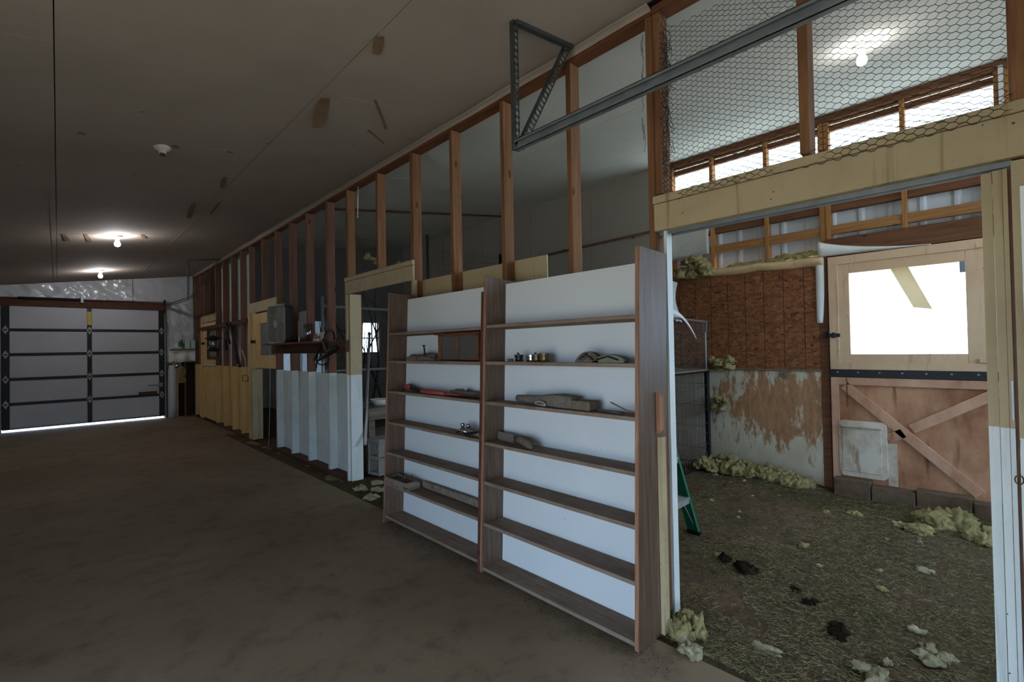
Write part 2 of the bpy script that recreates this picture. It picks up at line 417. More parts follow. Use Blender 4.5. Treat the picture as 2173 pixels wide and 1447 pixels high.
def gfun(u, v):
    x = 2.055+u*(XE+0.1-2.055); y = YF+v*(9.4-YF)
    k = max(0, min(1, (x-2.055)/0.25))
    return Vector((x, y, ground(x, y)*k - 0.006*(1-k)))
struct('ground_stall', MB().sheet(gfun, 100, 300), DIRT, smooth=True)
struct('ground_far_stall', B(2.3, 3.9, 9.4, YE+0.1, -0.15, -0.01), DIRT)
yard_m = paint('sunlit_yard', 'a89f8e', '8a8070', 0.5, (0.3, 0.3, 0.3))
struct('ground_outside', B(-60, 70, -60, 80, -0.5, -0.2), yard_m)

# unseen roof deck added against light leaks, ceiling boards below as parts
def slope(u, v, w): return Vector((u, v, zc(u)+w))
mb = MB(); mb.prism([(-1.9, YF-0.3), (6.3, YF-0.3), (6.3, YE+0.4), (-1.9, YE+0.4)], slope, 0.05, 0.12)
ceiling = struct('ceiling', mb, DARKP)
def cpanel(x0, x1, y0, y1):
    g = 0.0022
    o = obj('ceiling_panel', MB().prism([(x0+g, y0+g), (x1-g, y0+g), (x1-g, y1-g), (x0+g, y1-g)], slope, 0.0, 0.013), CEIL if x0 < XP else CEILW, ceiling)
    return o
for x0, x1, cuts in ((-1.6, -1.22, [0.6, 4.2, 7.9]), (-1.22, -0.009, [-0.6, 3.04, 6.62, 10.2]), (-0.009, 1.205, [0.6, 4.24, 7.826, 11.39]),
                     (1.205, XP-0.03, [-0.6, 2.975, 6.62, 10.2]), (XP+0.1, 3.5, [0.9, 4.5, 8.1]), (3.5, 4.72, [-0.4, 2.6, 6.2, 8.9]), (4.72, XE+0.02, [0.9, 4.5, 8.1])):
    ys = [YF] + cuts + [YE]
    for a, b in zip(ys[:-1], ys[1:]): cpanel(x0, x1, a, b)
# joint tape along one seam, and torn brown strips hanging at the joints
for x0, x1, y0, y1 in ((-0.055, -0.012, 4.3, 12.9), (1.21, 1.235, 3.0, 12.9), (0.0, 1.2, 7.80, 7.83), (1.21, 2.2, 2.955, 2.985)):
    obj('joint_tape', MB().prism([(x0, y0), (x1, y0), (x1, y1), (x0, y1)], slope, -0.0015, 0.0), CEIL, ceiling)
def torn(p, q, w, curl):
    p = Vector(p); q = Vector(q); n = 8
    def fn(u, v):
        c = p.lerp(q, u); s = (q-p).normalized(); a = Vector((-s.y, s.x))
        x, y = c.x+a.x*(v-0.5)*w*(0.5+0.5*math.sin(u*3)+0.2), c.y+a.y*(v-0.5)*w*(0.6+0.4*math.sin(u*5+1))
        return Vector((x, y, zc(x)-0.002-curl*abs(u-0.25)**1.5))
    obj('torn_strip', MB().sheet(fn, n, 2), TORN, ceiling, solid=0.001)
torn((1.26, 3.02), (1.36, 3.42), 0.075, 0.06); torn((1.22, 2.22), (1.27, 2.36), 0.05, 0.03)
torn((1.06, 6.0), (1.13, 6.7), 0.05, 0.02); torn((1.12, 4.95), (1.17, 5.3), 0.04, 0.01); torn((1.28, 5.9), (1.31, 6.5), 0.03, 0.01)
torn((0.62, 4.26), (0.66, 4.30), 0.05, 0.0); torn((0.98, 4.26), (1.03, 4.28), 0.04, 0.0); torn((0.10, 4.22), (0.14, 4.24), 0.05, 0.0)
torn((0.05, 7.85), (0.10, 8.3), 0.04, 0.01); torn((0.25, 7.85), (0.31, 8.35), 0.04, 0.01); torn((0.8, 7.85), (0.86, 8.1), 0.04, 0.01)
torn((1.55, 2.9), (1.85, 3.3), 0.02, 0.02); torn((1.75, 3.4), (2.0, 3.6), 0.018, 0.02)

# ------------------------------------------------------------------ setting: outer shell
struct('wall_left', MB().box(-1.7, -1.6, YF-0.1, -0.5, -0.2, 2.75).box(-1.7, -1.6, 1.5, YE+0.1, -0.2, 2.75).box(-1.7, -1.6, -0.5, 1.5, 1.8, 2.75), PANELW)  # unseen opening added in this wall to bring daylight onto the bookcase
mb = MB(); mb.box(-1.6, -0.78, YF-0.1, YF, -0.2, 2.9); mb.box(1.72, 3.0, YF-0.1, YF, -0.2, 3.8); mb.box(5.2, XE+0.3, YF-0.1, YF, -0.2, 3.8); mb.box(3.0, 5.2, YF-0.1, YF, -0.2, 1.5); mb.box(3.0, 5.2, YF-0.1, YF, 3.2, 3.8); mb.box(-0.78, 1.72, YF-0.1, YF, 0.7, 3.3)  # unseen low door gap and stall window, both added to let daylight in
struct('wall_front', mb, PANELW)

# end wall (garage door wall) with its framing, plastic and insulation
mb = MB(); mb.box(-1.7, -0.79, YE, YE+0.1, -0.2, 2.8); mb.box(1.72, 3.9, YE, YE+0.1, -0.2, 3.5); mb.box(-0.79, 1.72, YE, YE+0.1, 2.40, 3.2)
wback = struct('wall_back', mb, DRYW)
obj('header_beam', B(-0.79, 1.73, YE-0.13, YE, 2.372, 2.53), RED_X, wback, bevel=0.004)
obj('jamb_board', B(1.69, 1.73, YE-0.1, YE, 0, 2.372), RED_X, wback, bevel=0.003)
def film(x0, x1, z0, top, amp, seed, y=YE-0.012):
    def fn(u, v):
        x = x0+u*(x1-x0); zt = zc(x)-0.01 if top is None else top
        z = z0+v*(zt-z0)
        return Vector((x, y-0.012-amp*(0.5+0.5*fbm((x*1.5+seed, z*3.1+x*2.0, seed), 3)+0.35*fbm((x*9+z*7+seed, z*3-x*4, seed), 2)), z))
    return fn
obj('plastic_sheet', MB().sheet(film(-0.79, 1.15, 2.53, None, 0.09, 1.0), 60, 16), PLASTIC, wback, smooth=True)
obj('plastic_sheet', MB().sheet(film(1.15, 2.25, 2.53, None, 0.02, 4.0), 30, 16), PLASTIC, wback, smooth=True)
obj('plastic_sheet', MB().sheet(film(1.74, 2.25, 1.22, 2.55, 0.09, 7.0), 24, 50), PLASTIC, wback, smooth=True)
obj('insulation_batt', B(1.92, 2.06, YE-0.09, YE-0.005, 0.0, 1.2), INSUL_D, wback, bevel=0.02)
obj('insulation_batt', B(2.10, 2.26, YE-0.09, YE-0.005, 0.0, 1.2), INSUL_D, wback, bevel=0.02)
obj('stud', B(2.062, 2.098, YE-0.1, YE, 0.0, 1.22), STUD_Z, wback, bevel=0.003)
obj('batt_scrap', MB().sheet(lambda u, v: Vector((1.93+u*0.15+0.02*math.sin(v*9), YE-0.12-0.03*math.sin(u*5), 0.75+v*0.5*(1-0.4*u))), 6, 8), INSUL, wback, solid=0.02)

# stall side walls
struct('wall_stall_end', MB().box(3.9, 4.52, 9.3, 9.4, -0.2, 3.7).box(5.02, XE+0.2, 9.3, 9.4, -0.2, 3.8).box(4.52, 5.02, 9.3, 9.4, -0.2, 1.34).box(4.52, 5.02, 9.3, 9.4, 2.02, 3.7).box(XP+0.1, 3.9, 9.3, 9.4, 2.0, 3.6), DARKW)
w5 = struct('window_1')
mb = MB(); mb.box(4.52, 4.55, 9.31, 9.39, 1.34, 2.02); mb.box(4.99, 5.02, 9.31, 9.39, 1.34, 2.02); mb.box(4.55, 4.99, 9.31, 9.39, 1.34, 1.37); mb.box(4.55, 4.99, 9.31, 9.39, 1.99, 2.02)
obj('window_frame', mb, GREYW, w5)
obj('muntin', B(4.55, 4.99, 9.33, 9.37, 1.655, 1.68), GREYW, w5); obj('muntin', B(4.83, 4.85, 9.33, 9.37, 1.37, 1.99), GREYW, w5)
obj('pane', B(4.55, 4.99, 9.348, 9.352, 1.37, 1.99), WGLASS, w5)
mb = MB(); mb.box(3.9, 4.0, 9.4, YE+0.1, -0.2, 0.9); mb.box(3.9, 4.0, 9.4, YE+0.1, 2.3, 3.6)
for a, b in ((9.4, 9.7), (10.9, 11.1), (12.3, YE+0.1)): mb.box(3.9, 4.0, a, b, 0.9, 2.3)
struct('wall_far_stall', mb, PANELW)  # unseen wall, its openings made up to light the far stall
w6 = struct('added_window_2')  # unseen windows added to brighten the gaps between the far studs
obj('pane', B(3.94, 3.95, 9.7, 10.9, 0.9, 2.3), FROST, w6); obj('pane', B(3.94, 3.95, 11.1, 12.3, 0.9, 2.3), FROST, w6)

# ------------------------------------------------------------------ setting: outer wall on the stall side
wright = struct('wall_right', MB().box(XE-0.012, XE+0.1, 2.88, 9.4, -0.2, 3.74), DRYW)
for y in (4.1, 5.32, 6.54, 7.76): obj('joint', B(XE-0.0135, XE-0.012, y-0.004, y+0.004, 0, 3.7), SEAMT, wright)
struct('wall_right_front', B(XE, XE+0.1, YF-0.1, -0.10, -0.2, 3.76), PANELW)
# corrugated siding sheets, clear above
def rib(y): 
    q = (y/0.23) % 1.0
    return 0.018 if q < 0.13 else (0.018*(0.2-q)/0.07 if q < 0.2 else (0.018*(q-0.93)/0.07 if q > 0.93 else 0.0))
def siding(y0, y1, z0, z1, m, nm):
    n = max(4, int((y1-y0)/0.0115)); vs = []; fs = []
    for i in range(n+1):
        y = y0+(y1-y0)*i/n; x = XE+0.115-rib(y)
        vs += [(x, y, z0), (x, y, z1)]
    for i in range(n): fs.append((2*i, 2*i+2, 2*i+3, 2*i+1))
    obj(nm, MB().add(vs, fs), m, wright, solid=0.002)
for a, b in ((-0.1, 0.595), (0.595, 1.205), (1.205, 1.79), (1.79, 2.9)):
    siding(a+0.002, b-0.002, 2.25, 2.85, METALS, 'siding_sheet')
for a, b in ((-0.1, 0.595), (0.595, 1.205), (1.205, 1.79), (1.79, 2.9)):
    siding(a+0.002, b-0.002, 2.865, 3.631, TRANSP, 'clear_sheet')
for y0, y1 in ((-0.10, -0.03), (0.0, -0.035), (0.572, 0.61), (1.165, 1.21), (1.214, 1.26), (1.742, 1.78), (2.335, 2.375), (2.84, 2.88)):
    y0, y1 = min(y0, y1), max(y0, y1)
    low = 0.0 if y0 > 1.2 or y0 < -0.02 else 2.43
    obj('post', B(XE, XE+0.09, y0, y1, low, 3.631), NEW_Z, wright, bevel=0.003)
obj('top_plate', MB().prism([(XE-0.02, -0.1), (XE+0.12, -0.1), (XE+0.12, 2.9), (XE-0.02, 2.9)], lambda u, v, w: Vector((u, v, w)), 3.632, 3.70), RED_Y, wright, bevel=0.003)
bays = [(-0.035, 0.572), (0.61, 1.165), (1.26, 1.742), (1.78, 2.335), (2.375, 2.84)]
bays[0] = (0.0, 0.572)
for a, b in bays:
    obj('blocking', B(XE+0.045, XE+0.09, a, b, 3.545, 3.603), RED_Y, wright, bevel=0.003)
    obj('blocking', B(XE+0.045, XE+0.09, a, b, 3.621, 3.631), NEW_Y, wright, bevel=0.003)
    obj('blocking', B(XE+0.03, XE+0.09, a, b, 2.72, 2.815), RED_Y, wright, bevel=0.003)
    obj('girt', B(XE+0.01, XE+0.048, a, b, 2.485, 2.575), NEW_Y, wright, bevel=0.003)
obj('edge_board', B(XE-0.03, XE, -0.06, -0.03, 2.9, 3.65), PANELW, wright)
obj('lintel', B(XE-0.02, XE+0.09, -0.1, 1.212, 2.262, 2.44), RED_Y, wright, bevel=0.004)
obj('osb_panel', B(XE-0.013, XE, 1.275, 2.88, 1.12, 2.26), OSB, wright, bevel=0.001)
obj('lower_panel', B(XE-0.013, XE, 1.262, 2.88, -0.15, 1.108), STAINW, wright, bevel=0.001)
obj('ledge', B(XE-0.03, XE+0.02, 1.262, 2.88, 1.106, 1.122), GREYW, wright, bevel=0.002)
obj('door_post', B(XE-0.02, XE+0.09, 1.205, 1.276, -0.15, 2.262), RED_Y, wright, bevel=0.003)
obj('hook_pad', MB().lathe([(0.0, -0.012), (0.045, -0.010), (0.05, 0.0), (0.045, 0.010), (0, 0.012)], (XE-0.02, 1.62, 1.075), 12, 0, Matrix.Rotation(math.pi/2, 4, 'Y')), GREYW, wright)
# kraft paper edge folded over the insulation, white paper facing
def trimf(u, v):
    y = 2.40-u*1.17; z = 2.205-0.03*u+v*0.095+0.010*fbm((y*3, 0, 1), 2)
    return Vector((XE-0.02-0.035*math.sin(v*3.1)-0.012*fbm((y*5, v*2, 2), 2), y, z))
obj('paper_edge', MB().sheet(trimf, 40, 6), PAPERB, wright, smooth=True, solid=0.003)
def stripf(u, v):
    return Vector((XE-0.028-0.01*math.sin(u*3.1), 1.30-u*0.075*(1-0.3*(1-v)**3), 1.60+v*0.66+0.0*u))
obj('paper_facing', MB().sheet(stripf, 4, 20), PAPERW, wright, smooth=True, solid=0.002)
def facef(u, v):
    y = 1.27-u*0.86
    zt = 2.43-0.23*u**0.7*0.6; zb = 2.27-0.02*u
    z = zb+(zt-zb)*v*(1-u*0.85)
    return Vector((XE-0.03-0.03*math.sin(v*3)+0.008*fbm((y*5, z*5, 0), 2), y, z))
obj('paper_facing', MB().sheet(facef, 30, 6), PAPERW, wright, smooth=True, solid=0.002)
def flapf(u, v):     # white board facing that has come loose and leans into the stall
    y = 2.95-u*0.62; z = 2.46+v*0.50-(0.16*max(0, u-0.55)/0.45 if v > 0.5 else 0)*(v-0.5)*2
    return Vector((XE-0.05-0.10*u*u-0.02*math.sin(v*5), y, z))
obj('loose_facing', MB().sheet(flapf, 16, 10), PAPERW, wright, smooth=True, solid=0.004)
def flap2(u, v):
    return Vector((XE-0.08-0.05*math.sin(u*4), 2.98-u*0.20-v*0.02+0.04*math.sin(v*4), 2.28-v*0.50-u*0.1))
obj('loose_facing', MB().sheet(flap2, 6, 12), PAPERW, wright, smooth=True, solid=0.004)

def tuft(mb, c, sx, sy, sz, seed, rough=0.55, sub=3, m=0):
    import bmesh
    bm = bmesh.new(); bmesh.ops.create_icosphere(bm, subdivisions=sub, radius=1.0)
    vs = []
    for v in bm.verts:
        p = v.co.copy(); k = 1 + rough*fbm((p.x*1.6+seed*7.3, p.y*1.6-seed*3.1, p.z*1.6+seed), 3) + 0.34*mnoise.noise(p*5+Vector((seed, 0, 0))) + 0.22*mnoise.noise(p*13+Vector((seed, 5, 0)))
        q = p*k; vs.append((c[0]+q.x*sx, c[1]+q.y*sy, c[2]+max(q.z, -0.35)*sz))
    fs = [tuple(v.index for v in f.verts) for f in bm.faces]; bm.free()
    mb.add(vs, fs, m)
mb = MB()
for i in range(7): tuft(mb, (XE+0.02, 1.32+i*0.065, 2.305+0.012*math.sin(i*2)), 0.03, 0.07, 0.030+0.01*(i % 3), i)
for i in range(6): tuft(mb, (XE+0.02, 1.84+i*0.06, 2.295), 0.03, 0.06, 0.035, i+20)
tag(obj('insulation_fluff', mb, INSUL, wright, smooth=True), kind='stuff')
mb = MB()
for i in range(12):
    tuft(mb, (XE-0.02-0.05*random.random(), 2.40+0.38*random.random(), 2.22+0.2*random.random()), 0.07, 0.09, 0.07, i+40)
tag(obj('insulation_fluff', mb, INSUL, wright, smooth=True), kind='stuff')

# Dutch door
d4 = struct('door_4')
y0, y1 = 0.02, 1.19
X0, X1 = XE-0.035, XE
up = struct_part = obj('upper_leaf', MB().box(X0, X1, y0, 0.2, 1.135, 2.25).box(X0, X1, 1.02, y1, 1.135, 2.25).box(X0, X1, 0.2, 1.02, 1.135, 1.285).box(X0, X1, 0.2, 1.02, 2.075, 2.25), DOORC, d4, bevel=0.003)
mb = MB(); mb.box(X0-0.014, X0, y0, y1, 2.17, 2.25); mb.box(X0-0.014, X0, 1.11, y1, 1.135, 2.17); mb.box(X0-0.014, X0, y0, 1.11, 1.135, 1.20)
obj('frame_board', mb, DOORC, up, bevel=0.002)
obj('pane', B(XE-0.018, XE-0.014, 0.19, 1.03, 1.275, 2.085), WGLASS, up)
def stripp(u, v):
    y = 0.70-v*0.155+u*(-0.13); z = 2.075-v*0.37-u*0.025*v
    return Vector((XE-0.045-0.012*math.sin(v*5), y, z))
tag(obj('hanging_paper', MB().sheet(stripp, 3, 14), PAPERT, up, smooth=True), 'torn strip of tan paper hanging across the window')
tag(obj('hinge_block', MB().box(X0-0.02, X0, 0.195, 0.235, 1.98, 2.075), GALV, up, bevel=0.003), 'grey metal bracket at upper window corner')
mb = MB(); mb.box(X0-0.03, X0-0.014, 1.10, 1.24, 1.455, 1.49); mb.box(X0-0.045, X0-0.014, 1.14, 1.165, 1.445, 1.50); mb.box(X0-0.03, X0-0.014, 1.20, 1.215, 1.44, 1.505)
tag(obj('bolt_latch', mb, BLACK, up, bevel=0.002), 'black sliding bolt')
mb = MB(); mb.box(X0-0.02, X0-0.013, 0.02, 0.13, 2.175, 2.21); mb.box(X0-0.02, X0-0.013, 0.02, 0.13, 1.21, 1.25)
obj('strap_hinge', mb, DOORC, up)
obj('added_light_stop', MB().box(XE+0.001, XE+0.03, 1.13, 1.204, -0.15, 2.26).box(XE+0.001, XE+0.03, 0.02, 1.13, 2.16, 2.26).box(XE+0.001, XE+0.03, -0.1, 0.09, -0.15, 2.26), RED_Y, d4)  # boards added behind the leaf to shut out light around its edges
bar = obj('sealing_bar', B(X0-0.016, XE, y0, y1+0.01, 1.058, 1.1365), BLACK, d4, bevel=0.004)
mb = MB()
for k in range(7): mb.lathe([(0, 0), (0.009, 0), (0.009, 0.004), (0.004, 0.006), (0, 0.006)], (X0-0.016, 0.14+k*0.165, 1.108), 8, 0, Matrix.Rotation(-math.pi/2, 4, 'Y'))
obj('screw_head', mb, GALV, bar)
lo = obj('lower_leaf', B(X0+0.012, X1, y0, y1, -0.12, 1.06), DOORQ, d4)
mb = MB(); mb.box(X0-0.012, X0+0.012, y0, y1, 0.985, 1.058); obj('rail', mb, DOORP, lo, bevel=0.002)
obj('stile', B(X0-0.012, X0+0.012, 1.125, y1, 0.055, 0.985), DOORP, lo, bevel=0.002)
def diag(ya, za, yb, zb, w, nm='brace'):
    obj(nm, MB().beam((X0, ya, za), (X0, yb, zb), 0.024, w, up=(0, zb-za, ya-yb)), DOORP, lo, bevel=0.002)
diag(1.08, 0.98, 0.15, 0.10, 0.085); diag(0.02, 0.97, 0.58, 0.605, 0.085); diag(0.64, 0.565, 0.755, 0.49, 0.085)
def rrect(y0, y1, z0, z1, r, n=5):
    pts = []
    for cy_, cz_, a0 in ((y1-r, z1-r, 0), (y0+r, z1-r, 90), (y0+r, z0+r, 180), (y1-r, z0+r, 270)):
        for k in range(n+1):
            a = math.radians(a0+90*k/n); pts.append((cy_+r*math.cos(a), cz_+r*math.sin(a)))
    return pts
PETM = paint('worn_pet_door', 'c9bfae', '8a6a48', 0.8, (5, 5, 4), ('7a5636', 0.7), None, 0.6, dscale=(12, 12, 2.5), lo=0.4, hi=0.7)
pf = obj('pet_door_frame', MB().prism(rrect(0.757, 1.137, 0.10, 0.64, 0.045), lambda u, v, w: Vector((w, u, v)), X0-0.02, X0+0.012), PETM, lo, bevel=0.004)
tag(pf, 'rust-stained white pet door with rounded corners')
obj('flap', MB().prism(rrect(0.80, 1.105, 0.15, 0.575, 0.02), lambda u, v, w: Vector((w, u, v)), X0-0.028, X0-0.019), PETM, lo, bevel=0.003)
obj('patch_board', B(X0-0.004, X0+0.012, 0.69, 0.757, 0.06, 0.45), PETM, lo)
obj('hood', B(X0-0.05, X0-0.018, 0.79, 1.115, 0.575, 0.60), PETM, lo, bevel=0.006)
mb = MB()
for k in range(11):
    z = 1.05-k*0.026; a = (k % 2)*math.pi/2
    pts = [Vector((X0-0.03+0.006*math.cos(t)*math.cos(a), 1.055+0.006*math.cos(t)*math.sin(a), z+0.016*math.sin(t))) for t in [j*2*math.pi/8 for j in range(9)]]
    mb.tube(pts, 0.0025, 5)
tag(obj('chain', mb, RUST, lo), 'rusty chain hanging from the top rail')
# block curb under the door
curb = struct('trim_1')
for a, b in ((0.88, 1.165), (0.56, 0.87), (0.20, 0.55), (-0.14, 0.19)):
    obj('block', B(XE-0.16, XE-0.037, a-0.001, b+0.001, -0.22, 0.07+0.015*math.sin(a*9)), BLOCKD, curb, bevel=0.006)

# ------------------------------------------------------------------ setting: stud partition between aisle and stalls
wmid = struct('wall_middle')
def stud(yf, z0, w=0.038, x0=XP, x1=XP+0.089, paintm=None, zp=1.15, z1=3.158, m=STUD_Z, tilt=0.0):
    if paintm is not None and z0 < zp:
        mb = MB(); mb.box(x0, x1, yf-w, yf, z0, zp, 1); mb.box(x0, x1, yf-w, yf, zp+0.0005, z1, 0)
        return obj('stud', mb, [m, paintm], wmid)
    return obj('stud', B(x0, x1, yf-w, yf, z0, z1), m, wmid, bevel=0.003)
OLDS = wood('old_stud', '5a3d30', '7d5947', 'z')
stud(1.246, 2.20, 0.040); stud(1.288, 0.0, 0.040)
for y in (0.575,): stud(y, 2.205)
stud(-0.036, 2.0, 0.1, XP-0.005)
for y in (1.839, 2.444, 3.045): stud(y, 0.0)
stud(3.640, 0.0, 0.05)
stud(4.268, 2.20); stud(4.942, 2.20, 0.042)
for y in (5.483, 6.110, 6.706, 7.292): stud(y, 0.0, 0.05, paintm=WHITEP, m=OLDS)
for y in (7.909, 8.581): stud(y, 2.20, m=OLDS)
for y in (9.111, 9.698, 10.311, 10.910): stud(y, 0.0, 0.045, paintm=YELLOW, zp=1.16, m=OLDS)
stud(11.40, 2.21, m=OLDS)
for y in (11.9,): stud(y, 2.21, m=OLDS)
for y in (12.45, 12.9): stud(y, 0.0, 0.045, paintm=YELLOW, zp=1.16, m=OLDS)
obj('plate', B(XP, XP+0.095, 1.25, YE, 3.16, 3.198), STUD_Y, wmid, bevel=0.003)
obj('plate', B(XP-0.004, XP+0.095, -0.2, 1.248, 3.16, 3.198), STUD_Y, wmid, bevel=0.003)
obj('plate', B(XP+0.03, XP+0.07, -0.2, YE, 3.199, 3.225), STUD_Y, wmid)
def curlf(u, v):    # curled paper edge of the ceiling boards along the plate
    y = YE-0.05-u*(YE-1.3)
    a = v*1.4
    return Vector((XP-0.045+0.05*math.sin(a), y, zc(XP-0.045)-0.004-0.03*(1-math.cos(a))-0.006*fbm((y*2, 0, 0), 2)))
obj('board_edge', MB().sheet(curlf, 90, 5), CEIL, wmid, smooth=True, solid=0.002)
# header over the near doorway, jambs
hd = obj('header', MB().box(XP-0.022, XP+0.02, -0.35, 1.247, 2.003, 2.143).box(XP-0.030, XP+0.02, -0.35, 1.249, 2.145, 2.184), CREAM, wmid, bevel=0.003)
obj('door_track', MB().box(XP+0.021, XP+0.075, -0.3, 1.24, 2.004, 2.012).box(XP+0.021, XP+0.024, -0.3, 1.24, 1.985, 2.004).box(XP+0.072, XP+0.075, -0.3, 1.24, 1.985, 2.004), GALV, wmid)
def jambm(name, a, zp=1.12, up_=CREAM):
    x0, x1, y0, y1, z0, z1 = a
    mb = MB(); mb.box(x0, x1, y0, y1, z0, zp, 1); mb.box(x0, x1, y0, y1, zp+0.0005, z1, 0)
    return obj(name, mb, [up_, JAMBW], wmid)
jambm('jamb', (XP+0.0, XP+0.055, 1.190, 1.2045, 0, 2.001), 0.0006, JAMBW)
jambm('jamb', (XP+0.02, XP+0.13, 0.011, 0.037, 0, 1.975), 1.112)
jambm('jamb', (XP+0.005, XP+0.10, -0.012, 0.009, 0, 1.975), 1.112)
jambm('jamb', (XP+0.001, XP+0.10, -0.0255, -0.0135, 0, 1.975), 1.112)
obj('jamb_back', B(XP+0.02, XP+0.05, -0.04, -0.026, 0, 1.975), RUST, wmid)
tag(obj('door_channel', B(XP-0.01, XP+0.018, -0.024, -0.019, 1.14, 1.27), GALV, wmid), 'shiny metal strip in the jamb groove')
jambm('casing', (XP-0.02, XP+0.02, -0.075, -0.034, 0, 1.99), 1.085)
wl = WHITEP
obj('wall_board', B(XP-0.01, XP+0.02, -0.6, -0.076, 0, 2.0), JAMBW, wmid)
obj('wall_board', B(XP-0.01, XP+0.02, YF, -0.6, 0, 3.2), JAMBW, wmid); obj('wall_board', B(XP+0.0, XP+0.02, -0.6, -0.14, 2.2, 3.2), JAMBW, wmid)  # unseen boards, added full height to block light from the front opening
# stretch behind the bookcase
obj('backing_board', B(XP+0.09, XP+0.102, 2.10, 3.60, 0.0, 2.03), CREAM, wmid)
obj('backing_board', B(XP+0.09, XP+0.102, 1.29, 2.09, 0.0, 1.84), CREAM, wmid)
# small doorway
obj('header', MB().box(XP-0.02, XP+0.0, 3.578, 4.945, 2.02, 2.155).box(XP-0.026, XP+0.0, 3.578, 4.948, 2.157, 2.2), CREAM, wmid, bevel=0.003)
jambm('jamb', (XP-0.018, XP+0.005, 4.918, 4.945, 0, 2.02), 1.145)
jambm('jamb', (XP+0.005, XP+0.135, 4.88, 4.917, 0, 2.02), 1.145)
obj('jamb', B(XP-0.018, XP+0.02, 3.575, 3.605, 0, 2.02), CREAM, wmid)
# white section: boards behind the studs, sill plate
WH = [(4.945, 5.433), (5.483, 6.06), (6.11, 6.656), (6.706, 7.242)]
for k, (a, b) in enumerate(WH):
    obj('panel', B(XP+0.09, XP+0.102, a, b, 0.02, 1.148-0.01*(k % 2)), WHITEP, wmid)
obj('sill_plate', B(XP-0.03, XP+0.1, 4.96, 7.36, -0.05, 0.035), DARKP, wmid, bevel=0.006)
# yellow section
for a, b in ((8.56, 9.066), (9.111, 9.653), (9.698, 10.266), (10.311, 10.86)):
    obj('panel', B(XP+0.09, XP+0.102, a, b, 0.0, 1.16), YELLOW, wmid)
obj('panel', B(XP+0.09, XP+0.102, 12.2, YE, 0.0, 1.16), YELLOW, wmid)
obj('sill_plate', B(XP-0.02, XP+0.1, 8.56, 10.85, -0.05, 0.02), DARKP, wmid, bevel=0.006)
for a, b in ((8.62, 9.066), (9.111, 9.653), (9.698, 10.266), (10.311, 10.86), (12.2, 12.9)):
    obj('back_sheet', B(XP+0.10, XP+0.108, a, b, 1.165, 3.1), PANELW, wmid)
obj('back_sheet', B(XP+0.10, XP+0.108, 6.16, 6.65, 1.53, 1.95), PANELW, wmid)
obj('rail', B(XP-0.025, XP, 8.62, 12.55, 1.90, 1.975), DARKP, wmid, bevel=0.004)
obj('header', MB().box(XP-0.02, XP+0.0, 7.21, 8.585, 2.04, 2.2), CREAM, wmid, bevel=0.003)
obj('header', MB().box(XP-0.02, XP+0.0, 10.83, 12.17, 2.06, 2.215), CREAM, wmid, bevel=0.003)
obj('jamb', B(XP-0.02, XP+0.02, 8.50, 8.585, 0, 2.04), YELLOW, wmid)
obj('jamb', B(XP-0.018, XP+0.14, 8.40, 8.498, 0.0, 1.14), CREAM, wmid, bevel=0.004)
obj('jamb', B(XP-0.02, XP+0.02, 12.09, 12.17, 0, 2.06), YELLOW, wmid)
# stall doors with glass in the upper half
d2 = struct('door_2')
lf = obj('upper_leaf', MB().box(XP+0.02, XP+0.05, 8.1, 8.47, 1.16, 2.03).box(XP+0.02, XP+0.05, 7.25, 7.33, 1.16, 2.03).box(XP+0.02, XP+0.05, 7.33, 8.1, 1.16, 1.36).box(XP+0.02, XP+0.05, 7.33, 8.1, 1.86, 2.03), YELLOW, d2, bevel=0.003)
obj('pane', B(XP+0.033, XP+0.037, 7.33, 8.1, 1.36, 1.86), DGLASS, lf)
obj('knob', MB().lathe([(0, 0), (0.03, 0), (0.03, 0.01), (0.012, 0.02), (0.03, 0.04), (0.025, 0.06), (0, 0.065)], (XP+0.02, 8.36, 1.58), 12, 0, Matrix.Rotation(-math.pi/2, 4, 'Y')), BLACK, lf)
d3 = struct('door_3')
lf = obj('leaf', MB().box(XP+0.01, XP+0.04, 11.66, 12.08, 0.03, 2.05).box(XP+0.01, XP+0.04, 10.92, 10.98, 0.03, 2.05).box(XP+0.01, XP+0.04, 10.98, 11.66, 0.03, 1.33).box(XP+0.01, XP+0.04, 10.98, 11.66, 1.86, 2.05), YELLOW, d3, bevel=0.003)
mb = MB(); mb.box(XP-0.002, XP+0.01, 11.60, 11.68, 1.28, 1.93); mb.box(XP-0.002, XP+0.01, 10.95, 11.60, 1.28, 1.34); mb.box(XP-0.002, XP+0.01, 10.95, 11.60, 1.86, 1.93)
obj('window_frame', mb, DARKP, lf)
obj('pane', B(XP+0.022, XP+0.026, 10.98, 11.66, 1.33, 1.86), DGLASS, lf)
mb = MB(); mb.box(XP, XP+0.01, 10.95, 11.75, 0.12, 0.20); mb.box(XP, XP+0.01, 10.95, 11.75, 1.0, 1.08); mb.box(XP, XP+0.01, 11.67, 11.75, 0.2, 1.0)
obj('panel_moulding', mb, YELLOW, lf)
obj('sill', B(XP-0.01, XP+0.06, 10.92, 12.1, 1.15, 1.172), PANELW, d3)
obj('knob', MB().lathe([(0, 0), (0.03, 0), (0.03, 0.01), (0.012, 0.02), (0.03, 0.04), (0.025, 0.06), (0, 0.065)], (XP+0.01, 11.95, 1.62), 12, 0, Matrix.Rotation(-math.pi/2, 4, 'Y')), BLACK, lf)

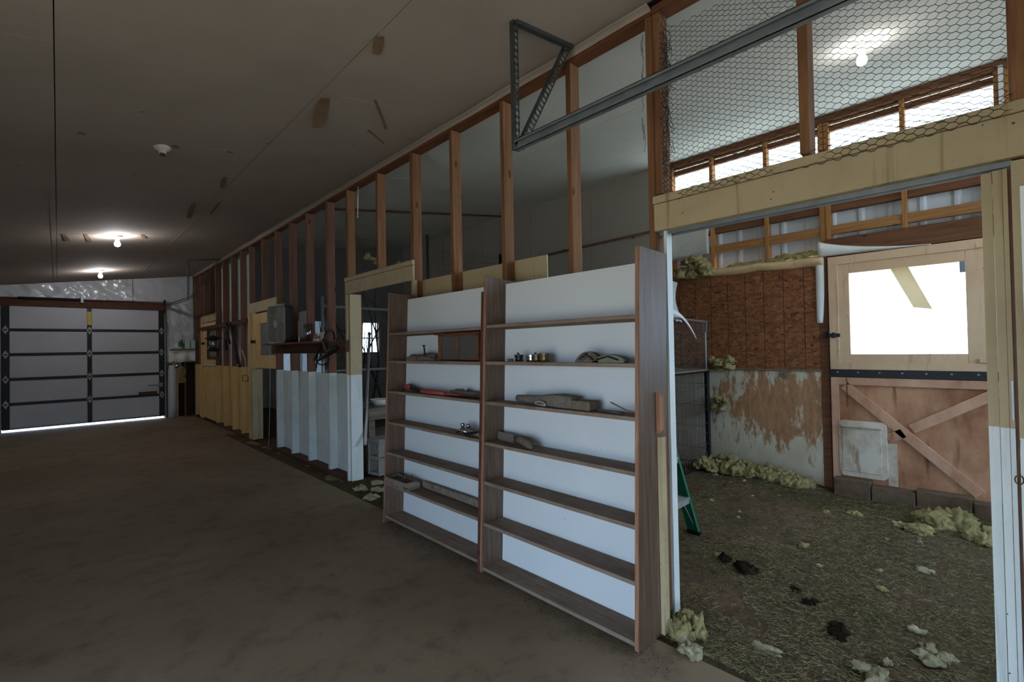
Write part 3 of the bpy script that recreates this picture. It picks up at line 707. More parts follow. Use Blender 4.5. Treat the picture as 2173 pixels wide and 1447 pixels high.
# ------------------------------------------------------------------ setting: garage door
d1 = struct('door_1')
GY = YE-0.10; GX0, GX1 = -0.76, 1.69; ZB = 0.05; H5 = (2.385-ZB)/5
for k in range(5):
    z0 = ZB+k*H5; z1 = z0+H5
    for a, b in ((GX0+0.10, 0.425), (0.495, GX1-0.09)):
        obj('section_panel', B(a, b, GY, GY+0.02, z0+0.026, z1-0.026 if k < 4 else z1), DOORPAN, d1, bevel=0.003)
    if k: obj('rail', B(GX0+0.08, GX1-0.08, GY-0.014, GY+0.02, z0-0.025, z0+0.025), BLACKM, d1, bevel=0.003)
obj('door_skin', B(GX0-0.10, GX1+0.03, GY+0.021, GY+0.04, ZB, 2.40), DOORPAN, d1)
for a, b in ((GX0, GX0+0.098), (0.427, 0.493), (GX1-0.088, GX1)):
    obj('stile', B(a, b, GY-0.016, GY+0.02, ZB, 2.38), BLACKM, d1, bevel=0.003)
tag(obj('warning_label', B(0.428, 0.492, GY-0.018, GY-0.016, 2.03, 2.30), YLAB, d1), 'yellow label on the middle stile')
for xx in (GX0+0.05, 0.46, GX1-0.045):
    for k in range(1, 5):
        z = ZB+k*H5
        h = obj('hinge', MB().prism([(0, -0.085), (0.045, 0), (0, 0.085), (-0.045, 0)], lambda u, v, w: Vector((xx+u, w, z+v)), GY-0.024, GY-0.0165), ALU, d1, bevel=0.002)
        obj('hinge_barrel', MB().tube([(xx-0.02, GY-0.028, z), (xx+0.02, GY-0.028, z)], 0.011, 8), BLACKM, h)
obj('bottom_seal', B(GX0, GX1, GY-0.01, GY+0.03, ZB-0.012, ZB+0.012), GALV, d1)
mb = MB(); mb.box(1.40, 1.66, GY-0.03, GY-0.016, 0.725, 0.745); mb.box(1.58, 1.66, GY-0.035, GY-0.016, 0.69, 0.78)
obj('slide_lock', mb, GALV, d1)
tag(obj('wood_strip', B(1.24, 1.56, GY-0.03, GY-0.005, 0.535, 0.60), RED_X, d1), 'red-brown wood scrap on the door')
obj('side_track', MB().box(GX1+0.005, GX1+0.03, GY-0.05, GY+0.02, 0.0, 2.3), GALV, d1); obj('side_track', MB().box(GX0-0.03, GX0-0.005, GY-0.05, GY+0.02, 0.0, 2.3), GALV, d1)
sb = thing('torsion_spring', (0.5, YE-0.17, 2.545), 'long spring shaft with centre bracket above the garage door', 'door spring')
obj('shaft', MB().tube([(-0.76, YE-0.17, 2.52), (1.70, YE-0.17, 2.545)], 0.012, 8), RUST, sb)
obj('spring', MB().tube([(-0.55, YE-0.17, 2.522), (0.33, YE-0.17, 2.532)], 0.024, 10), BLACKM, sb)
obj('centre_bracket', MB().box(0.33, 0.37, YE-0.20, YE-0.13, 2.47, 2.60), GALV, sb)
obj('end_bracket', MB().box(1.68, 1.72, YE-0.2, YE-0.13, 2.46, 2.60), BLACKM, sb)

# ------------------------------------------------------------------ overhead tracks with their perforated hangers
def track(name, loc, label, xz, ya, yb, zb_, yh, xr, rise=0.0):
    """C-channel from y=ya to yb; hanger struts at y=yh."""
    x, z = xz
    t = thing(name, loc, label, 'door track', 'overhead door tracks')
    mb = MB(); s = 0.029
    def seg(dx0, dx1, dz0, dz1):
        vs = [Vector((x+dx, y, z+(rise if y == yb else 0)+dz)) for y in (ya, yb) for dz in (dz0, dz1) for dx in (dx0, dx1)]
        mb.add(vs, [(0, 1, 3, 2), (4, 6, 7, 5), (0, 4, 5, 1), (2, 3, 7, 6), (0, 2, 6, 4), (1, 5, 7, 3)])
    seg(-0.002, 0.002, -s, s); seg(-0.022, -0.002, s-0.003, s); seg(-0.026, -0.002, -s, -s+0.003); seg(-0.026, -0.023, -s, -s+0.014); seg(-0.022, -0.019, s-0.014, s)
    obj('rail', mb, GALV, t)
    def strut(p, q, nm, w=0.032):
        p = Vector(p); q = Vector(q)
        d = (q-p).normalized(); mb = MB()
        side = Vector((0, 1, 0)); n = d.cross(side).normalized()
        L = (q-p).length; N = int(L/0.035)
        # perforated web: two edge bars with cross-ties, plus a solid flange
        for o in (-w/2+0.004, w/2-0.004):
            mb.beam(p+n*o, q+n*o, 0.003, 0.008, up=n)
        for i in range(N+1): 
            c = p+d*(i*0.035); mb.beam(c-n*w/2, c+n*w/2, 0.003, 0.014, up=d)
        mb.beam(p+n*(w/2)+side*0.014, q+n*(w/2)+side*0.014, 0.03, 0.003, up=n)
        return obj(nm, mb, DKMETAL, t)
    strut((x, yh, z-0.02), (x, yh, zc(x)-0.002), 'hanger')
    strut((x+0.04, yh+0.01, z+0.01), (xr, yh+0.01, zc(xr)-0.01), 'brace', 0.04)
    obj('ceiling_angle', MB().beam((x, yh, zc(x)-0.012), (xr+0.02, yh, zc(xr+0.02)-0.012), 0.03, 0.022), DKMETAL, t)
    obj('bolt', MB().lathe([(0, 0), (0.011, 0), (0.011, 0.008), (0.006, 0.016), (0, 0.016)], (x-0.002, yh+0.008, z), 8, 0, Matrix.Rotation(-math.pi/2, 4, 'Y')), GALV, t)
    return t
track('overhead_door_track', (1.74, 1.74, 2.46), 'galvanised overhead door track with perforated hanger in the foreground', (1.74, 2.465), 1.74, YF+0.2, 0, 1.735, 2.19)
track('overhead_door_track', (1.72, 10.29, 2.40), 'small overhead track hung at the far end beside the closed garage door', (1.72, 2.415), 10.29, YE-0.15, 0, 10.30, 2.22, 0.05)

# ------------------------------------------------------------------ lamps
def lamp(loc, label, lit=True, bulb=True, glow=None):
    x, y = loc; z = zc(x)
    t = thing('bare_bulb_lamp', (x, y, z), label, 'lamp', 'keyless ceiling lamps')
    obj('base', MB().lathe([(0, 0.004), (0.055, 0.004), (0.056, -0.008), (0.045, -0.02), (0.026, -0.028), (0.022, -0.05), (0, -0.05)], (x, y, z), 20), PORC, t, smooth=True)
    if bulb:
        obj('bulb', MB().lathe([(0, -0.048), (0.013, -0.048), (0.016, -0.062), (0.028, -0.085), (0.032, -0.105), (0.027, -0.125), (0.014, -0.137), (0, -0.14)], (x, y, z), 16), glow or BULBM, t, smooth=True)
    else:
        obj('socket', MB().lathe([(0, -0.05), (0.018, -0.05), (0.018, -0.066), (0.012, -0.068), (0, -0.06)], (x, y, z), 12), RUST, t)
    return t
lamp((0.568, 4.32), 'empty white ceiling lamp socket without a bulb', False, False)
lamp((0.560, 7.96), 'nearer of the two lit bare bulbs on the aisle ceiling')
lamp((0.560, 11.395), 'lit bare bulb on aisle ceiling just before the garage door')
lamp((4.056, 0.632), 'lit bare bulb on the stall ceiling above the Dutch door stall', glow=emit('strong_bulb_glow', (1.0, 0.97, 0.96, 1), 60.0))

# ------------------------------------------------------------------ chicken wire
def hexes(mb, fn, w, h, pu=0.0277, pv=0.0262, tw=0.0145, r=0.0011, twr=0.0016, n=3, jit=0.0012):
    cols = int(w/pu); rows = int(h/pv)
    def node(i, j, side):
        # column i, row j: a horizontal twist whose ends are at +-tw/2
        u = i*pu+side*tw/2; v = j*pv+(pv/2 if i % 2 else 0)
        rr = random.Random(i*9176+j*131+int(side*7)); 
        return fn(u+rr.uniform(-jit, jit), v+rr.uniform(-jit, jit))
    for i in range(cols+1):
        for j in range(rows+1):
            a = node(i, j, -1); b = node(i, j, 1); mb.tube([a, b], twr, n, caps=False)
            if i < cols:
                for dj in ((0, -1) if i % 2 == 0 else (0, 1)):
                    jj = j+dj
                    if 0 <= jj <= rows: mb.tube([b, node(i+1, jj, -1)], r, n, caps=False)
cw = thing('chicken_wire', (XP, 0.6, 2.2), 'dark hexagonal chicken wire stretched over the opening above the cream header', 'wire mesh')
mb = MB(); hexes(mb, lambda u, v: Vector((XP+0.096-0.01*math.sin(u*5)*math.sin(v*4), 1.205-u, 2.10+v-0.04*math.sin(u*2.2)*0.3)), 1.30, 1.0)
tag(obj('mesh', mb, DARKWIRE, cw), kind='stuff')
mb = MB()
rr = random.Random(3)
for k in range(44):    # bunched selvage along the post
    z = 2.25+rr.random()*0.85; y = 1.20+rr.uniform(-0.035, 0.0)
    pts = []
    for i in range(7):
        pts.append((XP+0.03+rr.uniform(-0.045, 0.03), y+rr.uniform(-0.02, 0.02), z+i*0.022+rr.uniform(-0.01, 0.01)))
    mb.tube(pts, 0.0015, 3)
for k in range(14):
    z = 2.3+rr.random()*0.75
    mb.tube([(XP-0.006+rr.uniform(-0.01, 0.0), 1.29+rr.uniform(0, 0.02), z+i*0.03) for i in range(4)], 0.001, 3)
tag(obj('bunched_edge', mb, DARKWIRE, cw), kind='stuff')
mb = MB(); hexes(mb, lambda u, v: Vector((XP+0.002+u, 1.2025, 2.2+v)), 0.09, 0.85)
tag(obj('wrapped_edge', mb, DARKWIRE, cw), kind='stuff')
mb = MB(); hexes(mb, lambda u, v: Vector((XP-0.034-0.006*math.sin(u*9)+0.09*max(0, v-0.035)*1.2, 1.10-u, 2.138+v+0.008*math.sin(u*6))), 1.16, 0.06)
tag(obj('lower_edge', mb, DARKWIRE, cw), kind='stuff')

# ------------------------------------------------------------------ bookcase
BX, BY0, BY1, BYM = 1.895, 1.175, 3.52, 2.30
bk = thing('bookcase', (BX, BY0, 0), 'tall leaning oak-sided shelf unit with white back in two bays', 'bookcase')
LEAN = 0.042
def bko(name, mb, m, bevel=0.002):
    """bookcase part modelled upright, then leaned back against the studs"""
    mb.v = [(BX+(x-BX)*math.cos(LEAN)+z*math.sin(LEAN), y, -(x-BX)*math.sin(LEAN)+z*math.cos(LEAN)+0.012*(x > BX+0.1)*0) for x, y, z in mb.v]
    return obj(name, mb, m, bk, bevel=bevel)
def side(y0, y1, z1=1.885):
    mb = MB(); x0, x1 = BX, BX+0.262
    mb.box(x0, x1, y0, y1, 0.011, z1, 0)
    mb.m[-2] = 1   # front edge shows the ply core
    return bko('side_board', mb, [OAK, OAK_EDGE])
side(BY0, BY0+0.022); side(BYM-0.022, BYM, 1.87); side(BY1-0.020, BY1, 1.885)
bko('edge_strip', B(BX-0.004, BX+0.05, BYM+0.001, BYM+0.02, 0.011, 1.775), DARKP)
bko('back_panel', B(BX+0.175, BX+0.185, BY0+0.022, BYM-0.022, 0.03, 1.842), PANELW, 0)
bko('back_panel', B(BX+0.175, BX+0.185, BYM+0.02, BY1-0.02, 0.03, 1.845), PANELW, 0)
SZL = [1.54, 1.312, 1.066, 0.818, 0.572, 0.322, 0.062]
SZR = [1.548, 1.316, 1.064, 0.809, 0.564, 0.308, 0.035]
def shelf(z, a, b):
    bko('shelf', B(BX+0.006, BX+0.174, a, b, z-0.010, z+0.010), SHELFW)
for z in SZL: shelf(z, BYM+0.021, BY1-0.021)
for z in SZR: shelf(z, BY0+0.023, BYM-0.023)
obj('side_cleat', B(BX+0.205, BX+0.255, BY0-0.02, BY0-0.001, 0.01, 0.96), CREAM, bk)
tag(obj('wood_chip', MB().prism([(0, 0), (0.03, 0.02), (0.03, 0.17), (0.0, 0.2)], lambda u, v, w: Vector((BX+0.20+u*1.3, w, 0.98+v)), BY0-0.018, BY0-0.001), OAK_EDGE, bk), 'splintered plywood offcut fixed to the near side board')
def at(z, x):     # top of a shelf at height z, x metres behind its front edge
    return (BX+0.006+x+z*math.sin(LEAN), z+0.0115-x*math.sin(LEAN))

# ---- things lying on the shelves
def lump(name, c, s, seed, m, label, cat, rough=0.4, group=None):
    mb = MB(); tuft(mb, c, s[0], s[1], s[2], seed, rough, 3)
    return tag(obj(name, mb, m, None, smooth=True), label, cat, group)
# left bay, second shelf: glove pile and small display box
x, z = at(SZL[1], 0.085)
gl = thing('work_gloves', (x, 3.15, z), 'crumpled dusty grey work gloves on the second shelf of the far bay', 'gloves')
mb = MB(); tuft(mb, (x, 3.22, z+0.016), 0.05, 0.09, 0.030, 3, 0.45); obj('glove', mb, DUSTG, gl, smooth=True)
mb = MB(); tuft(mb, (x-0.01, 3.06, z+0.02), 0.05, 0.10, 0.036, 5, 0.5); obj('glove', mb, LEATHER, gl, smooth=True)
obj('cuff', MB().beam((x, 2.92, z+0.01), (x-0.01, 3.03, z+0.03), 0.08, 0.014), DUSTG, gl, bevel=0.005)
x2 = x-0.02
sp_ = thing('bent_spike', (x2, 3.07, z+0.045), 'dark bent spike standing up from the dusty gloves', 'spike')
obj('shank', MB().tube([(x2, 3.06, z+0.045), (x2, 3.075, z+0.115)], 0.006, 8), BLACK, sp_); obj('head', MB().lathe([(0, 0), (0.013, 0), (0.013, 0.008), (0, 0.01)], (x2, 3.076, z+0.113), 10), BLACK, sp_)
# display box
x0, z0 = at(SZL[1], 0.0)
x0 += 0.004; xb = x0+0.135; z0 = at(SZL[1], 0.0)[1]
db = thing('nest_box', (x0, 2.6, z0), 'small wooden box with two glass front panes and dry grass inside', 'box')
ya, yb, zt = 2.345, 2.80, z0+0.185
mb = MB(); mb.box(x0, xb, ya, ya+0.010, z0, zt); obj('side', mb, DARKP, db); obj('side', B(x0, xb, yb-0.01, yb, z0, zt), STUD_Y, db)
obj('bottom', B(x0, xb, ya+0.01, yb-0.01, z0, z0+0.01), STUD_Y, db); obj('back', B(xb-0.008, xb, ya+0.01, yb-0.01, z0+0.01, zt), DARKP, db)
obj('lid', B(x0-0.012, xb, ya-0.01, yb+0.03, zt, zt+0.010), DARKP, db, bevel=0.002)
mb = MB()
for y in (ya+0.010, 2.572, yb-0.028): mb.box(x0, x0+0.014, y, y+0.018, z0+0.01, zt)
mb.box(x0, x0+0.014, ya+0.01, yb-0.01, z0, z0+0.016); mb.box(x0, x0+0.014, ya+0.01, yb-0.01, zt-0.014, zt)
obj('face_frame', mb, STUD_Y, db, bevel=0.002)
obj('inner_bar', B(x0+0.016, x0+0.024, ya+0.02, 2.572, z0+0.070, z0+0.084), DARKP, db)
obj('pane', B(x0+0.006, x0+0.008, ya+0.028, 2.572, z0+0.016, zt-0.014), DGLASS, db); obj('pane', B(x0+0.006, x0+0.008, 2.59, yb-0.028, z0+0.016, zt-0.014), DGLASS, db)
mb = MB(); rr = random.Random(5)
for i in range(60):
    y = rr.uniform(ya+0.03, yb-0.03); xx = rr.uniform(x0+0.025, xb-0.02); 
    mb.tube([(xx, y, z0+0.012), (xx+rr.uniform(-0.008, 0.008), y+rr.uniform(-0.03, 0.03), z0+0.02+rr.random()*0.03), (xx, y+rr.uniform(-0.06, 0.06), z0+0.012)], 0.0012, 3)
tag(obj('dry_grass', mb, STRAW, db), kind='stuff')
# third shelf: red-handled loppers, black flashlight-like grip
x, z = at(SZL[2], 0.05)
lp = thing('loppers', (x, 2.9, z), 'long red-handled loppers lying on the third shelf of the far bay', 'loppers')
obj('grip', MB().tube([(x-0.02, 3.05, z+0.018), (x-0.02, 2.98, z+0.02), (x-0.02, 2.75, z+0.018)], [0.014, 0.017, 0.015], 10), REDP, lp, smooth=True)
obj('grip', MB().tube([(x+0.03, 3.36, z+0.03), (x+0.03, 3.30, z+0.036), (x+0.03, 3.27, z+0.03)], [0.022, 0.026, 0.018], 10), REDP, lp, smooth=True)
obj('blade', MB().tube([(x+0.03, 3.27, z+0.028), (x+0.02, 3.18, z+0.02), (x-0.015, 3.05, z+0.014)], [0.02, 0.014, 0.008], 8), BLACK, lp, smooth=True)
obj('shaft', MB().tube([(x-0.02, 2.75, z+0.016), (x, 2.5, z+0.014), (x+0.01, 2.335, z+0.014)], 0.008, 8), REDP, lp)
obj('shaft', MB().tube([(x+0.03, 2.85, z+0.012), (x-0.01, 2.6, z+0.01), (x-0.01, 2.335, z+0.01)], 0.007, 8), BLACK, lp)
pr = thing('pruner_head', (x+0.05, 2.6, z), 'dusty metal pruner head beside red handles on the far bay third shelf', 'tool')
mb = MB(); tuft(mb, (x+0.055, 2.62, z+0.024), 0.03, 0.15, 0.022, 8, 0.35); obj('jaw', mb, DUSTG, pr, smooth=True)
obj('pivot', MB().lathe([(0, 0), (0.02, 0), (0.02, 0.008), (0, 0.01)], (x+0.05, 2.60, z+0.046), 10), CHROME, pr)
bs = thing('brass_pins', (x, 3.42, z), 'two brass pins standing at the far end of the third shelf', 'pins')
obj('pin', MB().lathe([(0, 0), (0.006, 0), (0.006, 0.03), (0, 0.033)], (x, 3.44, z), 8), BRASS, bs); obj('pin', MB().lathe([(0, 0), (0.006, 0), (0.006, 0.026), (0, 0.029)], (x+0.01, 3.40, z), 8), BRASS, bs)
# fourth shelf: chrome fittings
x, z = at(SZL[3], 0.06)
cf = thing('chrome_tap', (x, 2.48, z), 'tangled chrome tap fitting at the near end of the fourth shelf', 'fitting')
obj('body', MB().tube([(x+0.02, 2.62, z+0.02), (x-0.01, 2.52, z+0.03), (x, 2.44, z+0.018), (x-0.02, 2.35, z+0.015)], [0.012, 0.02, 0.02, 0.014], 10), DUSTG, cf, smooth=True)
obj('spout', MB().tube([(x-0.03, 2.60, z+0.012), (x-0.03, 2.56, z+0.03), (x-0.02, 2.50, z+0.02)], 0.009, 8), CHROME, cf, smooth=True)
for y in (2.585, 2.525): obj('knob', MB().lathe([(0, 0), (0.010, 0), (0.012, 0.02), (0.016, 0.03), (0.016, 0.042), (0, 0.046)], (x+0.01, y, z+0.025), 10), CHROME, cf, smooth=True)
obj('lever', MB().tube([(x-0.04, 2.50, z+0.010), (x-0.02, 2.40, z+0.03), (x+0.01, 2.34, z+0.05)], 0.008, 8), BLACK, cf)
# sixth shelf: wooden tray with nails, plank behind
x, z = at(SZL[5], 0.01)
tr = thing('wooden_tray', (x+0.04, 3.3, z), 'grey weathered wooden block tray with upright nails on the sixth shelf', 'tray')
obj('bottom', B(x-0.03, x+0.10, 3.16, 3.47, z, z+0.010), GREYW, tr)
obj('wall', B(x-0.03, x-0.018, 3.16, 3.47, z+0.01, z+0.058), GREYW, tr, bevel=0.002); obj('wall', B(x+0.088, x+0.10, 3.16, 3.47, z+0.01, z+0.058), GREYW, tr, bevel=0.002)
obj('wall', B(x-0.018, x+0.088, 3.16, 3.172, z+0.01, z+0.058), GREYW, tr, bevel=0.002); obj('wall', B(x-0.018, x+0.088, 3.458, 3.47, z+0.01, z+0.058), GREYW, tr, bevel=0.002)
obj('dust_fill', B(x-0.018, x+0.088, 3.172, 3.458, z+0.01, z+0.040), LEATHER, tr)
for dx, y in ((0.0, 3.26), (0.03, 3.25), (0.01, 3.19), (0.05, 3.20)): obj('nail', MB().tube([(x+dx, y, z+0.04), (x+dx+0.003, y, z+0.105)], 0.003, 6), BLACK, tr)
pk = thing('grey_plank', (x+0.1, 2.75, z), 'long grey plank lying behind the nail tray on the sixth shelf', 'plank')
obj('board', MB().beam((x+0.128, 3.15, z+0.027), (x+0.118, 2.335, z+0.027), 0.02, 0.05), GREYW, pk, bevel=0.002)
# near bay, second shelf: small metal fittings and folded belts
x, z = at(SZR[1], 0.055)
for k, (y, s, m_, lab) in enumerate(((2.105, 0.9, DUSTG, 'flat grey metal fitting, farthest in the row on near bay second shelf'), (2.03, 1.25, BLACKM, 'dark knurled metal fitting second in the row on the near bay shelf'), (1.93, 1.2, CHROME, 'shiny chrome threaded fitting in middle of the shelf row'),
                                  (1.885, 1.3, BRASS, 'short brass coupling beside the chrome fitting on the shelf'), (1.825, 1.5, BRASS, 'largest brass coupling nearest the belts in the shelf row'))):
    f = thing('pipe_fitting', (x, y, z), lab, 'fitting', 'metal fittings on the second shelf')
    obj('body', MB().lathe([(0, 0), (0.020*s, 0), (0.022*s, 0.004), (0.018*s, 0.009), (0.018*s, 0.022*s if k else 0.01), (0.022*s, 0.024*s if k else 0.012), (0.022*s, 0.032*s if k else 0.016), (0.014*s, 0.033*s if k else 0.017), (0.012*s, 0.02*s if k else 0.012), (0, 0.02*s if k else 0.012)], (x, y, z), 14), m_, f, smooth=False)
    if k in (1, 3): obj('lever', MB().beam((x, y, z+0.04), (x+0.01, y+0.02, z+0.05), 0.010, 0.008), m_, f)
def belt(y0, y1, h, m, label, n=6):
    t = thing('folded_belt', (x, (y0+y1)/2, z), label, 'belt')
    for k in range(n):
        pts = [(x-0.02+0.002*k, y0-(y0-y1)*i/8, z+0.004+(0.006+0.55*h*math.sin(math.pi*i/8)**0.7)*k/(n-1)) for i in range(9)]
        mb = MB()
        for a, b in zip(pts[:-1], pts[1:]): mb.beam(a, b, 0.04, 0.006)
        obj('strap', mb, m, t)
    obj('studs', MB().tube([(x-0.043, y0-0.03, z+0.016), (x-0.041, (y0+y1)/2, z+0.012+0.4*h), (x-0.043, y1+0.03, z+0.014)], 0.004, 6), BLACK, t)
belt(1.57, 1.42, 0.08, LEATHER, 'tan studded leather belt folded on the second shelf')
belt(1.455, 1.27, 0.05, OLIVE, 'olive green studded belt folded on the second shelf against the tan one')
# near bay, third shelf: dusty grinder-like tool, rods
x, z = at(SZR[2], 0.06)
hw = thing('dusty_hand_tool', (x, 1.75, z), 'dust-covered dark hand tool with a round grip and flat box end', 'tool')
obj('grip', MB().tube([(x+0.01, 2.05, z+0.030), (x+0.005, 1.99, z+0.03), (x, 1.86, z+0.032), (x, 1.77, z+0.036)], [0.020, 0.023, 0.025, 0.034], 12), DUSTG, hw, smooth=True)
obj('housing', MB().prism([(1.78, 0.004), (1.60, 0.0), (1.60, 0.066), (1.70, 0.074), (1.78, 0.068)], lambda u, v, w: Vector((w, u, z+v)), x-0.04, x+0.045), DUSTG, hw, bevel=0.006)
obj('end_plate', B(x-0.038, x+0.05, 1.48, 1.598, z, z+0.05), LEATHER, hw, bevel=0.004)
obj('guard', MB().tube([(x-0.05+0.03*math.cos(a)*0.4, 1.81+0.05*math.cos(a), z+0.012+0.018*max(0, math.sin(a))) for a in [i*2*math.pi/12 for i in range(13)]], 0.005, 6), ALU, hw)
rd = thing('bent_rod', (x, 1.27, z), 'thin bent grey rod sticking up on the third shelf at the near end', 'rod')
obj('rod', MB().tube([(x-0.02, 1.36, z+0.055), (x-0.02, 1.27, z+0.022), (x, 1.205, z+0.006)], 0.004, 6), DUSTG, rd)
fb = thing('flat_bar', (x, 1.37, z), 'flat dusty iron bar lying on the third shelf beside the bent rod', 'bar')
obj('bar', MB().beam((x+0.03, 1.46, z+0.004), (x-0.01, 1.30, z+0.004), 0.03, 0.007), DUSTG, fb, bevel=0.001)
# near bay, fourth shelf: scraper with wooden handle
x, z = at(SZR[3], 0.075)
sp = thing('paint_scraper', (x, 2.12, z), 'broad dusty scraper with a ribbed curved handle on the fourth shelf', 'scraper')
obj('blade', MB().beam((x+0.04, 2.27, z+0.028), (x+0.02, 2.09, z+0.028), 0.012, 0.055), DUSTG, sp, bevel=0.002)
obj('ferrule', MB().beam((x+0.02, 2.095, z+0.028), (x+0.015, 2.07, z+0.03), 0.03, 0.04), BLACK, sp, bevel=0.002)
obj('handle', MB().tube([(x+0.015, 2.08, z+0.030), (x-0.005, 2.0, z+0.034), (x-0.03, 1.93, z+0.024), (x-0.045, 1.89, z+0.014)], [0.020, 0.026, 0.024, 0.012], 10), LEATHER, sp, smooth=True)

# ------------------------------------------------------------------ partition: box fan, wall shelf and its things
ws = thing('wall_shelf', (XP, 6.1, 1.4), 'dark rough plank shelf nailed across the studs above white boards', 'shelf')
obj('front_board', MB().prism([(4.90, 1.41), (4.93, 1.385), (5.02, 1.382), (7.35, 1.385), (7.35, 1.50), (4.90, 1.525)], lambda u, v, w: Vector((w, u, v)), XP-0.042, XP-0.002), DARKP, ws, bevel=0.004)
obj('board', B(XP-0.19, XP+0.10, 5.483, 7.24, 1.505, 1.525), STUD_Y, ws, bevel=0.003)
fan = thing('box_fan', (XP-0.12, 6.70, 1.525), 'grey square box fan with dusty grille standing on the plank shelf', 'fan')
FM = Matrix.Translation((XP-0.12, 6.70, 1.78)) @ Matrix.Rotation(math.radians(6), 4, 'Z')
S = 0.25
def fo(name, mb, m, **k):
    mb.v = [tuple(FM @ Vector(v)) for v in mb.v]; return obj(name, mb, m, fan, **k)
ring = rrect(-S, S, -S, S, 0.07, 6); inn = rrect(-S+0.02, S-0.02, -S+0.02, S-0.02, 0.055, 6)
mb = MB(); n = len(ring)
for xx, out in ((-0.055, ring), (0.055, ring)): pass
vs = [(x_, u, v) for x_, rg in ((-0.055, inn), (-0.055, ring), (0.055, ring), (0.055, inn)) for u, v in rg]
fs = [(k*n+i, k*n+(i+1) % n, ((k+1) % 4)*n+(i+1) % n, ((k+1) % 4)*n+i) for k in range(4) for i in range(n)]
fo('housing', mb.add(vs, fs), FAND, smooth=False)
mb = MB()
for i in range(len(ring)):
    a, b = ring[i], ring[(i+1) % n]; mb.tube([(-0.06, a[0], a[1]), (-0.06, b[0], b[1])], 0.011, 6)
fo('rim', mb, FANM, smooth=True)
mb = MB()
for k in range(17):
    y = -S+0.025+k*(2*S-0.05)/16; mb.tube([(-0.058, y, -S+0.01), (-0.058, y, S-0.01)], 0.0045, 4)
for q in (-0.13, 0.13): mb.tube([(-0.055, -S+0.01, q), (-0.055, S-0.01, q)], 0.004, 4)
fo('grille', mb, FANM)
mb = MB()
for k in range(23):
    y = -S+0.025+k*(2*S-0.05)/22; mb.box(0.05, 0.056, y-0.006, y+0.006, -S+0.02, S-0.02)
fo('back_grille', mb, FAND)
fo('hub', MB().lathe([(0, 0.0), (0.055, 0.0), (0.055, 0.01), (0.03, 0.018), (0, 0.02)], (-0.058, 0, 0), 16, 0, Matrix.Rotation(-math.pi/2, 4, 'Y')), FANM, smooth=True)
for k in range(5):
    a = k*2*math.pi/5+0.4
    ca, sa = math.cos(a), math.sin(a)
    mb = MB().sheet(lambda u, v: Vector((0.02*(v-0.5)*2, ca*(0.05+u*0.17)-sa*(v-0.5)*(0.08+0.10*u), sa*(0.05+u*0.17)+ca*(v-0.5)*(0.08+0.10*u))), 4, 4)
    fo('blade', mb, FANM, solid=0.002)
fo('handle', MB().box(-0.03, 0.03, -0.08, 0.08, S, S+0.02), FANM, bevel=0.004)
fo('foot', MB().box(-0.06, 0.06, -S+0.05, S-0.05, -S-0.006, -S), FANM)
# jars etc.
t = thing('lamp_chimney', (XP+0.01, 6.03, 1.525), 'tall clear glass lamp chimney on the plank shelf', 'glass')
obj('glass_tube', MB().lathe([(0.055, 0), (0.055, 0.23), (0.052, 0.23), (0.052, 0.0)], (XP-0.01, 6.03, 1.525), 16), LGLASS, t, smooth=True)
obj('red_tip', MB().lathe([(0, 0), (0.012, 0), (0.012, 0.04), (0, 0.07)], (XP-0.01, 6.05, 1.527), 10), REDP, t)
t = thing('brown_bottle', (XP+0.02, 5.79, 1.525), 'small pinkish brown bottle on the plank shelf next to the chimney', 'bottle')
obj('body', MB().lathe([(0, 0), (0.035, 0), (0.037, 0.05), (0.02, 0.075), (0.014, 0.1), (0, 0.1)], (XP, 5.80, 1.525), 14), plain('pinkish_brown', '9a6a58', 0.5), t, smooth=True)
obj('label_band', MB().lathe([(0.038, 0.0), (0.0382, 0.0), (0.0382, 0.03), (0.038, 0.03)], (XP, 5.80, 1.53), 14), PORC, t)
t = thing('white_cup', (XP-0.0, 5.585, 1.525), 'white cup with dark blue patches at the end of the plank shelf', 'cup')
obj('body', MB().lathe([(0, 0), (0.04, 0), (0.043, 0.11), (0.038, 0.11), (0.036, 0.01), (0, 0.01)], (XP-0.0, 5.58, 1.525), 16), PORC, t, smooth=True)
obj('patch', MB().prism([(-0.4, 0.03), (0.6, 0.03), (0.5, 0.09), (-0.3, 0.09)], lambda u, v, w: Vector((XP-0.0-w*math.cos(u), 5.58-w*math.sin(u), 1.525+v)), 0.0425, 0.0445), plain('navy', '1a2338', 0.5), t)
t = thing('tin_can', (XP-0.02, 6.42, 1.525), 'low dark tin can on the plank shelf beside the lamp chimney', 'can')
obj('body', MB().lathe([(0, 0), (0.05, 0), (0.05, 0.065), (0.052, 0.07), (0.046, 0.07), (0.045, 0.01), (0, 0.01)], (XP-0.02, 6.42, 1.525), 16), BLACKM, t, smooth=True)
obj('spoon', MB().tube([(XP-0.03, 6.28, 1.527), (XP-0.03, 6.28, 1.60)], 0.012, 8), PORC, t)
hl = thing('leather_halter', (XP-0.05, 5.38, 1.5), 'tangled black leather halter straps hanging over the plank shelf', 'halter')
def arc(c, ry, rz, a0, a1, n=14, x=XP-0.06): return [(x, c[0]+ry*math.cos(math.radians(a0+(a1-a0)*i/n)), c[1]+rz*math.sin(math.radians(a0+(a1-a0)*i/n))) for i in range(n+1)]
obj('loop', MB().tube(arc((5.27, 1.56), 0.13, 0.085, -20, 200), 0.012, 6), BLACK, hl, smooth=True)
obj('strap', MB().tube([(XP-0.06, 5.42, 1.55), (XP-0.07, 5.50, 1.45), (XP-0.06, 5.68, 1.34), (XP-0.06, 5.70, 1.30)], 0.016, 6), BLACK, hl, smooth=True)
